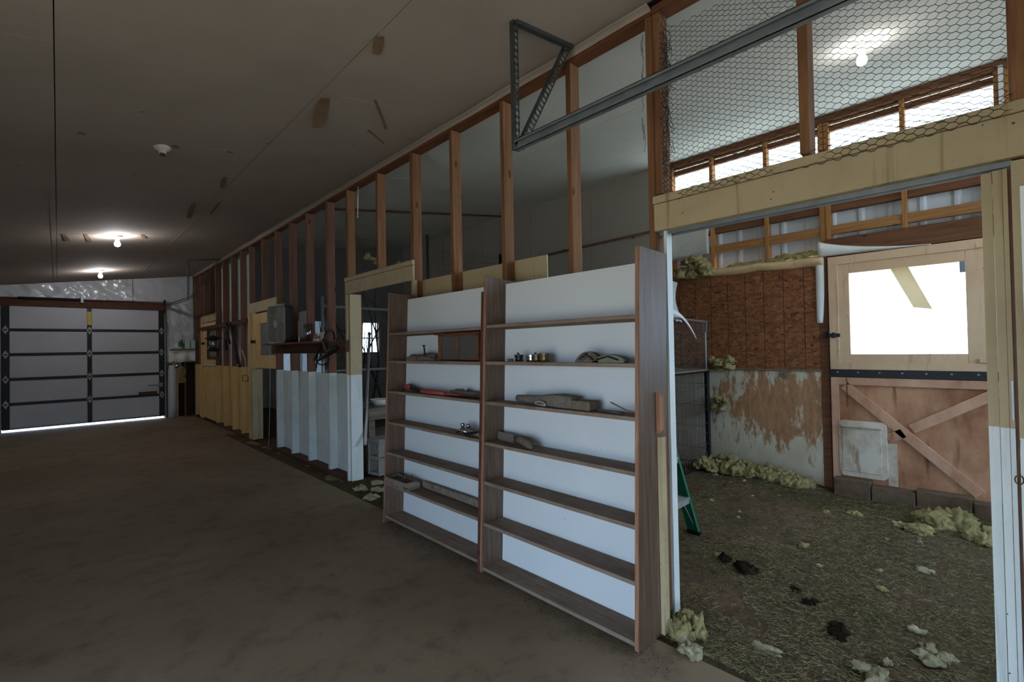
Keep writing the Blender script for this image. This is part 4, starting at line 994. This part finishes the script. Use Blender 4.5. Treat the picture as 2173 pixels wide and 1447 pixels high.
obj('strap', MB().tube([(XP-0.07, 5.05, 1.45), (XP-0.075, 5.22, 1.40), (XP-0.07, 5.33, 1.36), (XP-0.06, 5.60, 1.30), (XP-0.06, 5.75, 1.31)], [0.02, 0.04, 0.03, 0.012, 0.01], 6), BLACK, hl, smooth=True)
obj('strap', MB().tube(arc((5.47, 1.34), 0.2, 0.09, 190, 350, x=XP-0.065), 0.008, 6), BLACK, hl, smooth=True)
obj('strap', MB().tube([(XP-0.075, 5.40, 1.52), (XP-0.08, 5.36, 1.44), (XP-0.075, 5.30, 1.40)], 0.018, 6), LEATHER, hl, smooth=True)
obj('buckle', MB().tube(arc((5.26, 1.355), 0.02, 0.02, 0, 360, 8, XP-0.075), 0.005, 5), CHROME, hl)
t = thing('blue_strap', (XP+0.06, 4.99, 1.75), 'bright blue plastic tie hanging by the cream jamb', 'strap')
obj('tie', MB().tube([(XP+0.06, 4.96, 1.81), (XP+0.04, 5.0, 1.76), (XP+0.05, 5.06, 1.70)], [0.02, 0.016, 0.008], 6), BLUEP, t)
t = thing('dark_twigs', (XP+0.04, 5.0, 1.53), 'clump of dark twigs on the plank end by the jamb', 'twigs')
mb = MB(); rr = random.Random(4)
for k in range(9): mb.tube([(XP+0.02, 4.99, 1.53), (XP+0.02+rr.uniform(-0.02, 0.02), 4.99+rr.uniform(-0.04, 0.06), 1.59), (XP+0.02, 4.99+rr.uniform(-0.07, 0.09), 1.62+0.05*rr.random())], [0.006, 0.004, 0.002], 5)
obj('twig_bunch', mb, BARK, t)
# poles and rods standing behind the studs
def pole(name, p, q, r, m, label, cat, extra=None):
    t = thing(name, p, label, cat); obj('shaft', MB().tube([p, q], r, 8), m, t, smooth=True)
    if extra: extra(t)
    return t
pole('steel_conduit', (XP+0.14, 5.95, 0.0), (XP+0.14, 5.95, 2.1), 0.022, GALV, 'shiny steel conduit rising behind the plank shelf', 'pipe', lambda t: obj('coupling', MB().tube([(XP+0.14, 5.95, 1.28), (XP+0.14, 5.95, 1.36)], 0.028, 8), DUSTG, t))
pole('orange_rod', (XP+0.12, 5.72, 1.05), (XP+0.06, 5.60, 3.1), 0.009, ORANGE, 'thin orange rod leaning up between the studs to the plate', 'rod', lambda t: obj('tip', MB().tube([(XP+0.122, 5.724, 1.0), (XP+0.12, 5.72, 1.08)], 0.012, 6), BLACK, t))
pole('hanging_string', (XP+0.02, 4.70, 2.82), (XP+0.03, 4.70, 3.15), 0.005, PORC, 'short white cord hanging from the top plate', 'cord', lambda t: obj('knot', MB().lathe([(0, -0.01), (0.01, 0), (0, 0.01)], (XP+0.02, 4.70, 2.82), 8), PORC, t))
# lantern, hanging tools
ln = thing('hanging_feeder', (XP-0.10, 10.74, 1.45), 'black capped clear cylinder bird feeder hanging from the rail', 'feeder')
c = (XP-0.12, 10.5, 1.45)
obj('cap', MB().lathe([(0, 0.30), (0.03, 0.295), (0.09, 0.265), (0.155, 0.25), (0.15, 0.24), (0.06, 0.215), (0, 0.215)], c, 18), BLACK, ln, smooth=True)
obj('cylinder', MB().lathe([(0.078, 0.04), (0.078, 0.225), (0.075, 0.225), (0.075, 0.04)], c, 18), DGLASS, ln, smooth=True)
obj('base', MB().lathe([(0, -0.01), (0.09, -0.01), (0.115, 0.01), (0.11, 0.03), (0.08, 0.045), (0, 0.045)], c, 18), BLACK, ln, smooth=True)
obj('hanger', MB().tube([(c[0], c[1], 1.74), (c[0]+0.02, c[1], 1.86), (XP-0.03, c[1], 1.93)], 0.004, 6), BLACK, ln)
for k in range(2): obj('port', MB().lathe([(0, 0), (0.02, 0), (0.02, 0.012), (0, 0.012)], (c[0]-0.078, c[1]-0.03+0.07*k, c[2]+0.065), 8, 0, Matrix.Rotation(-math.pi/2, 4, 'Y')), CHROME, ln)
tl = thing('hanging_harness', (XP-0.05, 9.75, 1.4), 'black harness straps and buckles hanging from the rail', 'harness')
obj('strap', MB().tube([(XP-0.05, 9.72, 1.94), (XP-0.06, 9.80, 1.75), (XP-0.05, 9.88, 1.62), (XP-0.05, 9.83, 1.47)], 0.02, 6), BLACK, tl, smooth=True)
obj('strap', MB().tube([(XP-0.05, 9.68, 1.94), (XP-0.07, 9.72, 1.75), (XP-0.05, 9.60, 1.58)], 0.018, 6), BLACK, tl, smooth=True)
obj('buckle', MB().tube([(XP-0.07, 9.74+0.04*math.cos(a), 1.71+0.05*math.sin(a)) for a in [i*math.pi/4 for i in range(9)]], 0.007, 5), CHROME, tl)
pole('long_black_bar', (XP-0.03, 9.05, 1.17), (XP-0.04, 9.64, 1.93), 0.022, BLACK, 'long black crowbar leaning from the rail to the yellow boards', 'bar', lambda t: obj('claw', MB().tube([(XP-0.04, 9.64, 1.93), (XP-0.06, 9.70, 1.95), (XP-0.09, 9.71, 1.92)], 0.016, 6), BLACK, t))
pole('tool_stick', (XP-0.03, 9.15, 1.17), (XP-0.05, 9.50, 1.90), 0.016, BLACK, 'thin black tool handle beside the crowbar on the rail', 'handle', lambda t: obj('ferrule', MB().tube([(XP-0.03, 9.15, 1.17), (XP-0.031, 9.17, 1.21)], 0.019, 6), ALU, t))
t = thing('pale_cable', (XP-0.02, 8.8, 1.16), 'thin pale cable curving down a stud above the yellow boards', 'cable')
obj('cable', MB().tube([(XP-0.01, 9.0, 1.45), (XP-0.015, 8.82, 1.33), (XP-0.02, 8.74, 1.2), (XP-0.02, 8.72, 1.08)], 0.006, 5), PORC, t)
t = thing('cord_on_door', (XP-0.01, 7.5, 0.0), 'long thin string hanging in the open lower half of the stall door', 'string')
obj('string', MB().tube([(XP+0.0, 7.52, 1.9), (XP-0.02, 7.50, 1.2), (XP-0.02, 7.53, 0.5), (XP-0.03, 7.56, 0.02)], 0.003, 4), PORC, t)
t = thing('gate_pull', (XP-0.03, 8.75, 0.99), 'bent wire gate handle on the yellow boards', 'handle')
obj('wire', MB().tube([(XP+0.06, 8.95, 1.02), (XP-0.02, 8.95, 1.02), (XP-0.02, 8.95, 0.93), (XP-0.02, 8.62, 0.93), (XP-0.02, 8.62, 1.02)], 0.006, 5), RUST, t)

# corner shelf at the end wall
cs = thing('corner_shelf', (2.05, YE-0.15, 1.5), 'shelf board on the end wall beside the garage door', 'shelf')
obj('board', B(1.80, 2.26, YE-0.28, YE-0.1, 1.50, 1.52), GREYW, cs, bevel=0.002); obj('bracket', B(2.0, 2.02, YE-0.2, YE-0.1, 1.38, 1.5), GREYW, cs)
t = thing('green_bag', (1.99, YE-0.2, 1.52), 'crumpled dark green bag on the corner shelf', 'bag')
mb = MB(); tuft(mb, (1.99, YE-0.2, 1.60), 0.055, 0.05, 0.085, 77, 0.4); obj('sack', mb, GREENB, t, smooth=True); obj('tie', MB().tube([(1.99, YE-0.2, 1.66), (2.0, YE-0.21, 1.72)], 0.012, 6), GREENB, t)
t = thing('white_carton', (2.11, YE-0.2, 1.52), 'small plain white carton on the corner shelf', 'box')
obj('body', B(2.06, 2.15, YE-0.25, YE-0.15, 1.52, 1.70), PORC, t, bevel=0.003); obj('flap', MB().beam((2.06, YE-0.2, 1.70), (2.03, YE-0.2, 1.735), 0.1, 0.003), PORC, t)
t = thing('cyan_carton', (2.21, YE-0.2, 1.52), 'pale cyan carton at the end of the corner shelf', 'box')
obj('body', B(2.17, 2.25, YE-0.25, YE-0.15, 1.52, 1.71), CYAN, t, bevel=0.003); obj('top', B(2.168, 2.252, YE-0.252, YE-0.148, 1.71, 1.715), PORC, t)
t = thing('white_bag', (1.95, YE-0.22, 1.22), 'white feed bag folded beneath the corner shelf', 'bag')
def bagf(u, v): return Vector((1.76+u*0.50, YE-0.2-0.07*math.sin(math.pi*u)*math.sin(math.pi*min(1, v+0.2))-0.02*math.sin(u*14), 1.22+v*0.27-0.02*math.sin(u*6)))
obj('sack', MB().sheet(bagf, 24, 10), PAPERW, t, smooth=True, solid=0.01); obj('fold', MB().beam((1.78, YE-0.24, 1.47), (2.22, YE-0.24, 1.49), 0.03, 0.02), PAPERW, t, bevel=0.006)
t = thing('bubble_roll', (1.82, YE-0.22, 0.0), 'upright roll of pale bubble wrap standing beside the garage door', 'roll')
obj('roll', MB().lathe([(0, 0), (0.075, 0), (0.08, 0.3), (0.082, 0.7), (0.075, 1.05), (0.06, 1.15), (0, 1.16)], (1.82, YE-0.22, 0), 18), PLASTIC, t, smooth=True)
obj('core', B(1.895, 1.93, YE-0.22, YE-0.18, 0, 1.1), PAPERB, t)
t = thing('foil_balloon', (1.87, YE-0.3, 1.15), 'shiny crumpled silver foil ball under the white bag', 'foil')
mb = MB(); tuft(mb, (1.86, YE-0.32, 1.17), 0.05, 0.04, 0.08, 99, 0.5); obj('ball', mb, CHROME, t); obj('tail', MB().tube([(1.87, YE-0.32, 1.13), (1.93, YE-0.32, 1.15), (1.97, YE-0.31, 1.2)], [0.02, 0.025, 0.015], 6), CHROME, t)

# ------------------------------------------------------------------ inside the stall beyond: fence, branches, bench
fe = thing('chain_link_fence', (3.3, 5.95, 0), 'grey chain link fence panel with top rail across the middle stall', 'fence')
obj('rail', MB().tube([(2.40, 5.95, 1.975), (4.3, 5.95, 1.96)], 0.02, 8), GREYWIRE, fe); obj('rail', MB().tube([(2.40, 5.95, 1.15), (4.3, 5.95, 1.145)], 0.018, 8), GREYWIRE, fe)
obj('fence_post', MB().tube([(4.3, 5.95, 0), (4.3, 5.95, 2.0)], 0.025, 8), GREYWIRE, fe)
mb = MB(); P = 0.062
for i in range(int(1.9/P)):
    x = 2.41+i*P; pts = []
    for j in range(int(1.95/P*2)+1):
        pts.append((x+(P/2 if j % 2 else -P/2+0.002), 5.95+(0.003 if j % 2 else -0.003), 0.02+j*P/2))
    mb.tube(pts, 0.0022, 3, caps=False)
tag(obj('mesh', mb, GREYWIRE, fe), kind='stuff')
wf = thing('wire_grid_fence', (4.0, 5.95, 2.0), 'dark square wire fencing fixed to steel posts above the chain link', 'fence')
mb = MB()
for i in range(60):
    x = 2.42+i*0.0515; mb.tube([(x, 5.95, 1.6), (x+0.003*math.sin(i), 5.95, 3.03-0.05*math.sin((x-2.4))-0.01)], 0.0013, 3, caps=False)
for k in range(14): 
    z = 1.65+k*0.1; mb.tube([(2.42+u*0.31, 5.95, z-0.05*math.sin(u*0.31)*min(1, k/13)) for u in range(11)], 0.0016, 3, caps=False)
tag(obj('mesh', mb, WIREG, wf), kind='stuff')
for x, zt in ((4.01, 3.13), (5.49, 3.02)): obj('post', MB().box(x-0.012, x+0.012, 5.94, 5.975, 0, zt), BLACKM, wf)
obj('ceiling_beam', MB().prism([(XP+0.1, 5.93), (XE-0.02, 5.93), (XE-0.02, 5.97), (XP+0.1, 5.97)], slope, -0.022, -0.0005), DARKP, ceiling)
pp = thing('copper_pipe', (5.54, 4.2, 2.85), 'brown water pipe running along the outer wall and turning down', 'pipe')
obj('pipe', MB().tube([(XE-0.05, 2.95, 2.885), (XE-0.05, 5.10, 2.855), (XE-0.05, 5.145, 2.84), (XE-0.05, 5.155, 2.80), (XE-0.05, 5.156, 1.0)], 0.017, 8), RUST, pp, smooth=True)
for y in (3.4, 4.6): obj('clip', MB().box(XE-0.035, XE-0.012, y, y+0.02, 2.85, 2.90), RUST, pp)
rr = random.Random(11)
def branch(p, d, L, r, mb, depth=0):
    pts = [Vector(p)]; d = Vector(d).normalized(); n = 6
    for i in range(n):
        d = (d+Vector((rr.uniform(-.25, .25), rr.uniform(-.25, .25), rr.uniform(-.1, .2)))).normalized(); pts.append(pts[-1]+d*L/n)
    mb.tube(pts, [r*(1-0.75*i/n) for i in range(n+1)], 5)
    if depth < 2:
        for k in range(3): 
            i = rr.randint(2, n-1); branch(pts[i], d+Vector((rr.uniform(-.9, .9), rr.uniform(-.9, .9), rr.uniform(-.2, .5))), L*0.55, r*0.5, mb, depth+1)
for k, (x, y) in enumerate(((2.9, 6.5), (3.9, 6.9), (3.35, 6.5), (3.5, 7.8), (4.6, 6.6), (2.75, 7.2), (4.2, 7.6))):
    mb = MB(); branch((x, y, 0), (rr.uniform(-.1, .1), rr.uniform(-.1, .1), 1), 1.9, 0.028, mb, 1)
    tag(obj('dead_branch', mb, BARK, None, smooth=True), ['bare dead branch just behind the chain link by the doorway jamb', 'bare dead branch deeper in the aviary to the right of the window', 'bare forked dead branch close behind chain link in mid doorway', 'bare dead branch standing in front of the aviary window', 'bare dead branch behind the bookcase end of the chain link', 'bare dead branch low behind the plank shelf studs', 'bare dead branch farthest back in the aviary'][k], 'branch', 'dead branches in the aviary')
mb = MB()
for k in range(110):
    p = (rr.uniform(2.7, 3.2), rr.uniform(7.3, 8.2), rr.uniform(0.15, 0.95)); branch(p, (rr.uniform(-1, 1), rr.uniform(-1, 1), rr.uniform(-.6, .6)), 0.4, 0.006, mb, 2)
tag(obj('brush_heap', mb, BARK, None), 'tangled heap of dark brush seen through the open lower door', 'brush', kind='stuff')
def wisps(c, n, s, seed, m, label):
    r2 = random.Random(seed); mb = MB()
    for k in range(n): tuft(mb, (c[0]+r2.uniform(-s, s), c[1]+r2.uniform(-s, s), c[2]+r2.uniform(-s, s)*0.7), 0.035, 0.035, 0.04, seed+k, 0.8, 2)
    return tag(obj('insulation_tuft', mb, m, None, smooth=True), label, 'insulation')
wisps((3.05, 5.9, 2.62), 6, 0.08, 50, INSUL, 'yellow insulation wisp caught high on the wire fence, left one'); wisps((3.45, 5.9, 2.60), 4, 0.07, 60, INSUL, 'yellow insulation wisp caught high on wire fence, smaller right one')
# bench, cinder block, poles
bn = thing('work_bench', (2.95, 5.4, 0), 'rough timber bench inside the small doorway behind a cinder block', 'bench')
obj('top', B(2.55, 3.6, 5.05, 5.75, 0.70, 0.74), GREYW, bn, bevel=0.004); obj('apron', B(2.56, 3.6, 5.06, 5.10, 0.60, 0.70), GREYW, bn, bevel=0.004)
obj('lower_shelf', B(2.55, 3.6, 5.10, 5.7, 0.36, 0.40), GREYW, bn, bevel=0.004)
for x, y in ((2.62, 5.13), (2.62, 5.67), (3.53, 5.13), (3.53, 5.67)): obj('leg', B(x-0.04, x+0.04, y-0.04, y+0.04, 0, 0.60 if y < 5.3 else 0.7), GREYW, bn, bevel=0.003)
t = thing('feed_pan', (2.85, 5.35, 0.74), 'pale round pan on the timber bench', 'pan')
obj('dish', MB().lathe([(0, 0), (0.11, 0), (0.14, 0.07), (0.135, 0.07), (0.105, 0.008), (0, 0.008)], (2.86, 5.3, 0.74), 18), PORC, t, smooth=True)
t = thing('cinder_block', (2.58, 4.95, 0), 'grey hollow cinder block standing on end in the small doorway', 'block')
CB = Matrix.Translation((2.60, 4.93, 0.005)) @ Matrix.Rotation(math.radians(12), 4, 'Z')
mb = MB()
for a in ((-0.06, 0.06, -0.10, 0.10, 0, 0.035), (-0.06, 0.06, -0.10, 0.10, 0.18, 0.215), (-0.06, 0.06, -0.10, 0.10, 0.36, 0.395), (-0.06, 0.06, -0.10, -0.07, 0.035, 0.36), (-0.06, 0.06, 0.07, 0.10, 0.035, 0.36)):
    mb.box(*a, 0, CB)
obj('body', mb, CINDER, t, bevel=0.006); obj('mortar', MB().box(-0.05, 0.05, -0.09, 0.09, 0.395, 0.402, 0, CB), CINDER, t)
pole('grey_pole', (2.36, 4.74, 0.40), (3.02, 5.90, 1.62), 0.017, ALU, 'long grey pole leaning across the small doorway', 'pole', lambda t: obj('end_cap', MB().tube([(3.02, 5.90, 1.62), (3.03, 5.92, 1.64)], 0.020, 8), BLACK, t))
pole('red_shovel', (2.52, 5.15, 0.95), (2.84, 5.75, 1.90), 0.016, REDP, 'red tool handle leaning on the chain link fence', 'handle', lambda t: obj('shovel_neck', MB().tube([(2.46, 5.05, 0.75), (2.52, 5.15, 0.96)], 0.02, 8), BLACK, t))

# ------------------------------------------------------------------ near stall: wire cage, ladder
cg = thing('wire_cage', (5.0, 2.4, 0), 'wire crate with a hexagonal mesh hood standing by the outer wall', 'cage')
cx0, cx1, cy0, cy1 = 4.3, 5.42, 2.38, 3.2
mb = MB()
for x in (cx0, cx1):
    for y in (cy0, cy1): mb.tube([(x, y, 0), (x, y, 1.10)], 0.012, 6)
for z in (0.02, 1.09):
    mb.tube([(cx0, cy0, z), (cx1, cy0, z), (cx1, cy1, z), (cx0, cy1, z), (cx0, cy0, z)], 0.010, 6)
obj('frame', mb, BLACKM, cg)
mb = MB()
for z in (0.16, 0.26, 0.38, 0.50, 0.66, 0.80, 0.93): mb.tube([(cx0, cy0, z-0.01), (cx1, cy0, z)], 0.004, 5)
for i in range(24): 
    x = cx0+i*(cx1-cx0)/23; mb.tube([(x, cy0, 0.02), (x, cy0, 0.30 if i % 4 else 1.09)], 0.0025, 4)
for z in (0.2, 0.45, 0.7, 0.95): mb.tube([(cx1, cy0, z), (cx1, cy1, z)], 0.004, 5)
for i in range(9): y = cy0+i*(cy1-cy0)/8; mb.tube([(cx1, y, 0.02), (cx1, y, 1.09)], 0.0025, 4)
tag(obj('bars', mb, RUST, cg), kind='stuff')
mb = MB(); hexes(mb, lambda u, v: Vector((cx0+u, cy0-0.012, 0.12+v)), cx1-cx0-0.1, 0.95, 0.034, 0.032, 0.014, 0.0011, 0.0014)
tag(obj('mesh', mb, GREYWIRE, cg), kind='stuff')
obj('top_board', B(cx0, cx1+0.02, cy0-0.02, cy1, 1.10, 1.12), GREYW, cg, bevel=0.004)
obj('back_board', B(cx0, cx1, cy1, cy1+0.02, 0.02, 1.09), DARKP, cg)
mb = MB(); mb.tube([(cx0, cy0, 1.70), (cx1-0.02, cy0, 1.665)], 0.014, 6); mb.tube([(cx1-0.02, cy0, 1.12), (cx1-0.02, cy0, 1.665)], 0.014, 6); mb.tube([(cx0, cy0, 1.12), (cx0, cy0, 1.70)], 0.014, 6)
mb.box(cx1-0.035, cx1-0.005, cy0-0.02, cy0+0.02, 1.55, 1.68)
obj('hood_frame', mb, GREYWIRE, cg)
mb = MB(); hexes(mb, lambda u, v: Vector((cx0+u, cy0, 1.13+v)), cx1-cx0-0.05, 0.53, 0.034, 0.038, 0.016, 0.0013, 0.0018)
tag(obj('hood_mesh', mb, GREYWIRE, cg), kind='stuff')
t = thing('dark_post', (5.47, 2.40, 0), 'dark steel post standing at the corner of the wire cage', 'post')
obj('shaft', B(5.46, 5.505, 2.385, 2.43, -0.02, 1.10), BLACKM, t, bevel=0.004); obj('cap', B(5.455, 5.51, 2.38, 2.435, 1.10, 1.115), BLACKM, t)
t = thing('black_bucket', (4.72, 2.7, 0.55), 'black round container behind the cage mesh', 'bucket')
obj('body', MB().lathe([(0, 0), (0.12, 0), (0.14, 0.30), (0.135, 0.30), (0.115, 0.01), (0, 0.01)], (4.72, 2.72, 0.70), 18), BLACK, t, smooth=True)
obj('stand', B(4.58, 4.86, 2.58, 2.86, 0.0, 0.70), DARKP, t, bevel=0.004)
t = thing('drooping_tape', (5.0, 2.36, 1.6), 'white drooping strip of film hung over the cage hood rail', 'film')
obj('strip', MB().sheet(lambda u, v: Vector((4.50+u*0.62, cy0-0.03+0.02*math.sin(v*3), 1.735-0.28*u**2.2+v*0.05*(1-0.5*u))), 14, 3), PAPERW, t, smooth=True, solid=0.002)
obj('fold', MB().sheet(lambda u, v: Vector((4.46+u*0.3, cy0+0.02*v, 1.74-0.07*u**2-v*0.02)), 6, 2), PAPERW, t, smooth=True, solid=0.002)

ld = thing('step_ladder', (3.17, 1.7, 0), 'green fibreglass stepladder with aluminium steps behind the doorway jamb', 'ladder')
def rail(xf, xt):
    p = Vector((xf, 1.585, 0.0)); q = Vector((xt, 1.845, 1.15))
    mb = MB(); mb.beam(p+Vector((0, 0.04, 0)), q+Vector((0, 0.04, 0)), 0.005, 0.08, up=(0, 1, -0.22)); mb.beam(p, q, 0.028, 0.005, up=(0, 1, -0.22)); mb.beam(p+Vector((0, 0.08, 0)), q+Vector((0, 0.08, 0)), 0.028, 0.005, up=(0, 1, -0.22))
    obj('front_rail', mb, GREENF, ld)
rail(3.42, 3.305); rail(2.93, 3.045)
for k in range(4):
    z = 0.27+k*0.295; f = z/1.15; y = 1.585+0.26*f; x0 = 2.93+0.115*f+0.004; x1 = 3.42-0.115*f-0.004
    obj('step', MB().box(x0, x1, y-0.006, y+0.085, z-0.006, z).box(x0, x1, y-0.006, y-0.003, z-0.045, z-0.006), ALU, ld)
obj('knee_brace', MB().beam((3.35, 1.68, 0.24), (3.412, 1.63, 0.07), 0.02, 0.004), ALU, ld); obj('knee_brace', MB().beam((3.0, 1.68, 0.24), (2.938, 1.63, 0.07), 0.02, 0.004), ALU, ld)
for a, b in ((3.40, 3.30), (2.95, 3.05)): obj('rear_leg', MB().beam((a, 2.25, 0.005), (b, 1.93, 1.13), 0.025, 0.05), GREENF, ld)
obj('rear_brace', MB().beam((2.97, 2.17, 0.3), (3.38, 2.17, 0.3), 0.02, 0.03), ALU, ld)
obj('top_cap', B(3.0, 3.35, 1.83, 1.99, 1.145, 1.18), GREENF, ld, bevel=0.008)
for x in (3.42, 2.93): obj('foot', MB().box(x-0.02, x+0.02, 1.575, 1.675, -0.012, 0.02), BLACK, ld)

# pegboard at the frame edge
pg = thing('pegboard', (XP-0.03, -0.2, 1.0), 'white pegboard strip fixed on the wall beside the doorway', 'pegboard')
obj('panel', B(XP-0.034, XP-0.026, -0.45, -0.052, 0.86, 1.9), PEG, pg); obj('cleat', B(XP-0.026, XP-0.010, -0.45, -0.056, 0.84, 0.87), GREYW, pg)
obj('hook', MB().tube([(XP-0.034, -0.058, 1.20), (XP-0.05, -0.058, 1.20), (XP-0.06, -0.058, 1.185)], 0.006, 6), BLACK, pg)
t = thing('rusty_hook', (XP, -0.03, 1.0), 'thin rusty hook on the white jamb below the cream paint', 'hook')
obj('shank', MB().tube([(XP-0.022, -0.032, 1.08), (XP-0.024, -0.029, 1.0), (XP-0.026, -0.028, 0.96)], 0.003, 5), RUST, t); obj('ring', MB().tube([(XP-0.026, -0.030+0.010*math.cos(a), 0.95+0.015*math.sin(a)) for a in [i*math.pi/5 for i in range(11)]], 0.0018, 4), RUST, t)

# ------------------------------------------------------------------ litter on the stall floor
def in_stall(x, y): return 2.12 < x < 5.4 and -0.4 < y < 2.9
mb = MB(); rr = random.Random(21)
for k in range(40000):
    # denser close to the doorway
    x = 2.1+3.35*rr.random()**1.5; y = -0.3+3.1*rr.random()
    dn = fbm((x*0.9+3, y*0.9, 0), 3)
    if dn < -0.12 and rr.random() < 0.85: continue
    z = ground(x, y)*min(1, max(0, (x-2.055)/0.25))+0.003
    a = rr.uniform(0, 2*math.pi); L = rr.uniform(0.012, 0.045); w = rr.uniform(0.0007, 0.0016); t_ = rr.uniform(-0.25, 0.35)
    dx, dy = math.cos(a)*L/2, math.sin(a)*L/2; px, py = -math.sin(a)*w, math.cos(a)*w
    h = L*t_*0.5
    z2 = z+abs(h)+rr.random()*0.006
    mb.add([(x-dx-px, y-dy-py, z2-h), (x-dx+px, y-dy+py, z2-h), (x+dx, y+dy, z2+h), (x, y, z2+w*1.6)], [(0, 2, 3), (1, 3, 2), (0, 3, 1)])
tag(obj('straw_litter', mb, STRAW, None), 'chopped straw litter strewn over the stall dirt floor', 'straw', kind='stuff')
mb = MB()
for k in range(2600):   # fringe of litter along the foot of the bookcase and the partition
    y = rr.uniform(1.0, 4.9); x = (1.86 if y < 3.5 else 2.15)+rr.gauss(0.05, 0.07)
    a = rr.uniform(0, 2*math.pi); L = rr.uniform(0.008, 0.03); w = 0.001
    dx, dy = math.cos(a)*L/2, math.sin(a)*L/2; px, py = -math.sin(a)*w, math.cos(a)*w; z = 0.003+rr.random()*0.008
    mb.add([(x-dx-px, y-dy-py, z), (x-dx+px, y-dy+py, z), (x+dx, y+dy, z+rr.random()*0.006), (x, y, z+0.003)], [(0, 2, 3), (1, 3, 2), (0, 3, 1)])
LIT = plain('dark_litter', '3a3226', 1.0, 0, 0.4, 40)
tag(obj('chaff_litter', mb, [LIT], None), 'dark chaff scattered along the foot of the shelf unit', 'chaff', kind='stuff')

def tuft_thing(x, y, sx, sy, sz, seed, label, m=INSUL, group=None, n=2, name='insulation_tuft', cat='insulation'):
    mb = MB(); r2 = random.Random(seed); z = ground(x, y)*min(1, max(0, (x-2.055)/0.25))
    nn = n if n == 1 else n*3
    for k in range(nn):
        q = 1.0 if n == 1 else 0.62
        tuft(mb, (x+r2.uniform(-.8, .8)*sx*(n > 1), y+r2.uniform(-.8, .8)*sy*(n > 1), z+sz*0.25*r2.uniform(.4, 1.6)), q*sx*r2.uniform(.6, 1), q*sy*r2.uniform(.6, 1), q*sz*r2.uniform(.8, 1.3), seed+k*3.7, 0.8, 3)
    return tag(obj(name, mb, m, None, smooth=True), label, cat, group)
tuft_thing(2.20, 1.10, 0.075, 0.06, 0.09, 1, 'yellow insulation clump at the foot of the doorway jamb', n=4)
tuft_thing(2.08, 1.02, 0.05, 0.05, 0.04, 2, 'pale insulation clump by the bookcase foot', INSULP, n=2)
tuft_thing(2.36, 0.80, 0.03, 0.07, 0.02, 3, 'flat pale insulation flake on dirt inside the doorway', INSULP, n=1)
tuft_thing(2.46, 0.43, 0.07, 0.06, 0.035, 4, 'grey-yellow insulation lump at the bottom edge of the stall floor', INSULP, n=2)
tuft_thing(2.80, 0.24, 0.07, 0.05, 0.03, 5, 'torn pale insulation piece near the white jamb foot', INSULP, n=2)
tuft_thing(3.02, 0.32, 0.035, 0.06, 0.015, 6, 'thin pale insulation flake lying beyond the torn piece', INSULP, n=1)
tuft_thing(3.80, 0.36, 0.045, 0.05, 0.02, 7, 'small pale insulation flake on the middle of the stall floor', INSULP, n=1)
tuft_thing(4.95, 0.33, 0.14, 0.15, 0.12, 8, 'largest yellow insulation heap near the block curb', n=5)
tuft_thing(4.70, 0.14, 0.12, 0.08, 0.07, 9, 'yellow insulation lump against the jamb edge by the curb', n=3)
tuft_thing(4.55, 0.50, 0.09, 0.10, 0.05, 10, 'flat yellow insulation mat in front of the largest heap', n=3)
tuft_thing(4.80, 0.86, 0.06, 0.06, 0.03, 12, 'small yellow insulation tuft in front of the pet door', n=2)
tuft_thing(5.15, 0.42, 0.10, 0.10, 0.04, 13, 'brownish insulation scraps along the block curb', n=3)
rr = random.Random(31)
for k in range(26):
    x = rr.uniform(2.6, 5.2); y = rr.uniform(0.15, 2.2)
    if x < 3.5 and y > 1.4: continue
    s = rr.uniform(0.012, 0.032)
    tuft_thing(x, y, s*1.3, s, s*0.5, 100+k, 'small scattered yellow insulation flake on the stall dirt', INSUL if k % 2 else INSULP, 'scattered insulation flakes', 1)
# heap along the foot of the stained wall
mb = MB(); rr = random.Random(41)
for k in range(120):
    u = rr.random(); y = 2.42-u*1.05; x = XE-0.10-rr.random()*0.35*(1-0.5*u); h = 0.20*(1-u)**1.2+0.03
    tuft(mb, (x, y, ground(x, y)+h*(0.15+0.6*rr.random()*(1-(XE-x)/0.6))), 0.05, 0.05, 0.04+0.02*rr.random(), k+200, 0.8, 3)
tag(obj('insulation_heap', mb, INSUL, None, smooth=True), 'long heap of yellow insulation along the foot of the stained white wall', 'insulation', kind='stuff')
mb = MB()
for k in range(12): tuft(mb, (5.47+rr.uniform(-.06, .06), 2.22+rr.uniform(-.10, .14), 1.16+rr.uniform(-.06, .07)), 0.045, 0.055, 0.05, k+300, 0.8, 3)
tag(obj('insulation_tuft', mb, INSUL, None, smooth=True), 'yellow insulation clump on the ledge by the cage corner', 'insulation')
mb = MB()
for k in range(7): tuft(mb, (5.53, 2.22+rr.uniform(-.05, .14), 0.70+rr.uniform(-.07, .07)), 0.035, 0.045, 0.04, k+330, 0.8, 3)
tag(obj('insulation_tuft', mb, INSUL, None, smooth=True), 'yellow insulation clump stuck halfway up the dark post', 'insulation')
for (x, y, s, lab) in ((3.14, 1.30, 0.045, 'dark dung clod nearest the ladder foot'), (3.07, 1.13, 0.07, 'largest dark dung clod inside the doorway'), (2.73, 0.58, 0.06, 'flat dark dung clod near the middle front of the floor'), (2.95, 0.75, 0.03, 'pair of small dark dung clods on the straw'), (3.05, 0.86, 0.03, 'small dark dung clod behind the flat clod')):
    tuft_thing(x, y, s, s, s*0.6, int(x*100), lab, DUNG, None, 2, 'dung_clod', 'dung')
for k, (x, y) in enumerate(((2.20, 4.55), (2.30, 4.35), (2.42, 4.65), (2.16, 4.20))):
    tuft_thing(x, y, 0.06, 0.06, 0.03, 400+k, 'pale insulation scrap on the ground in the small doorway', INSULP, 'insulation scraps in the small doorway', 2)
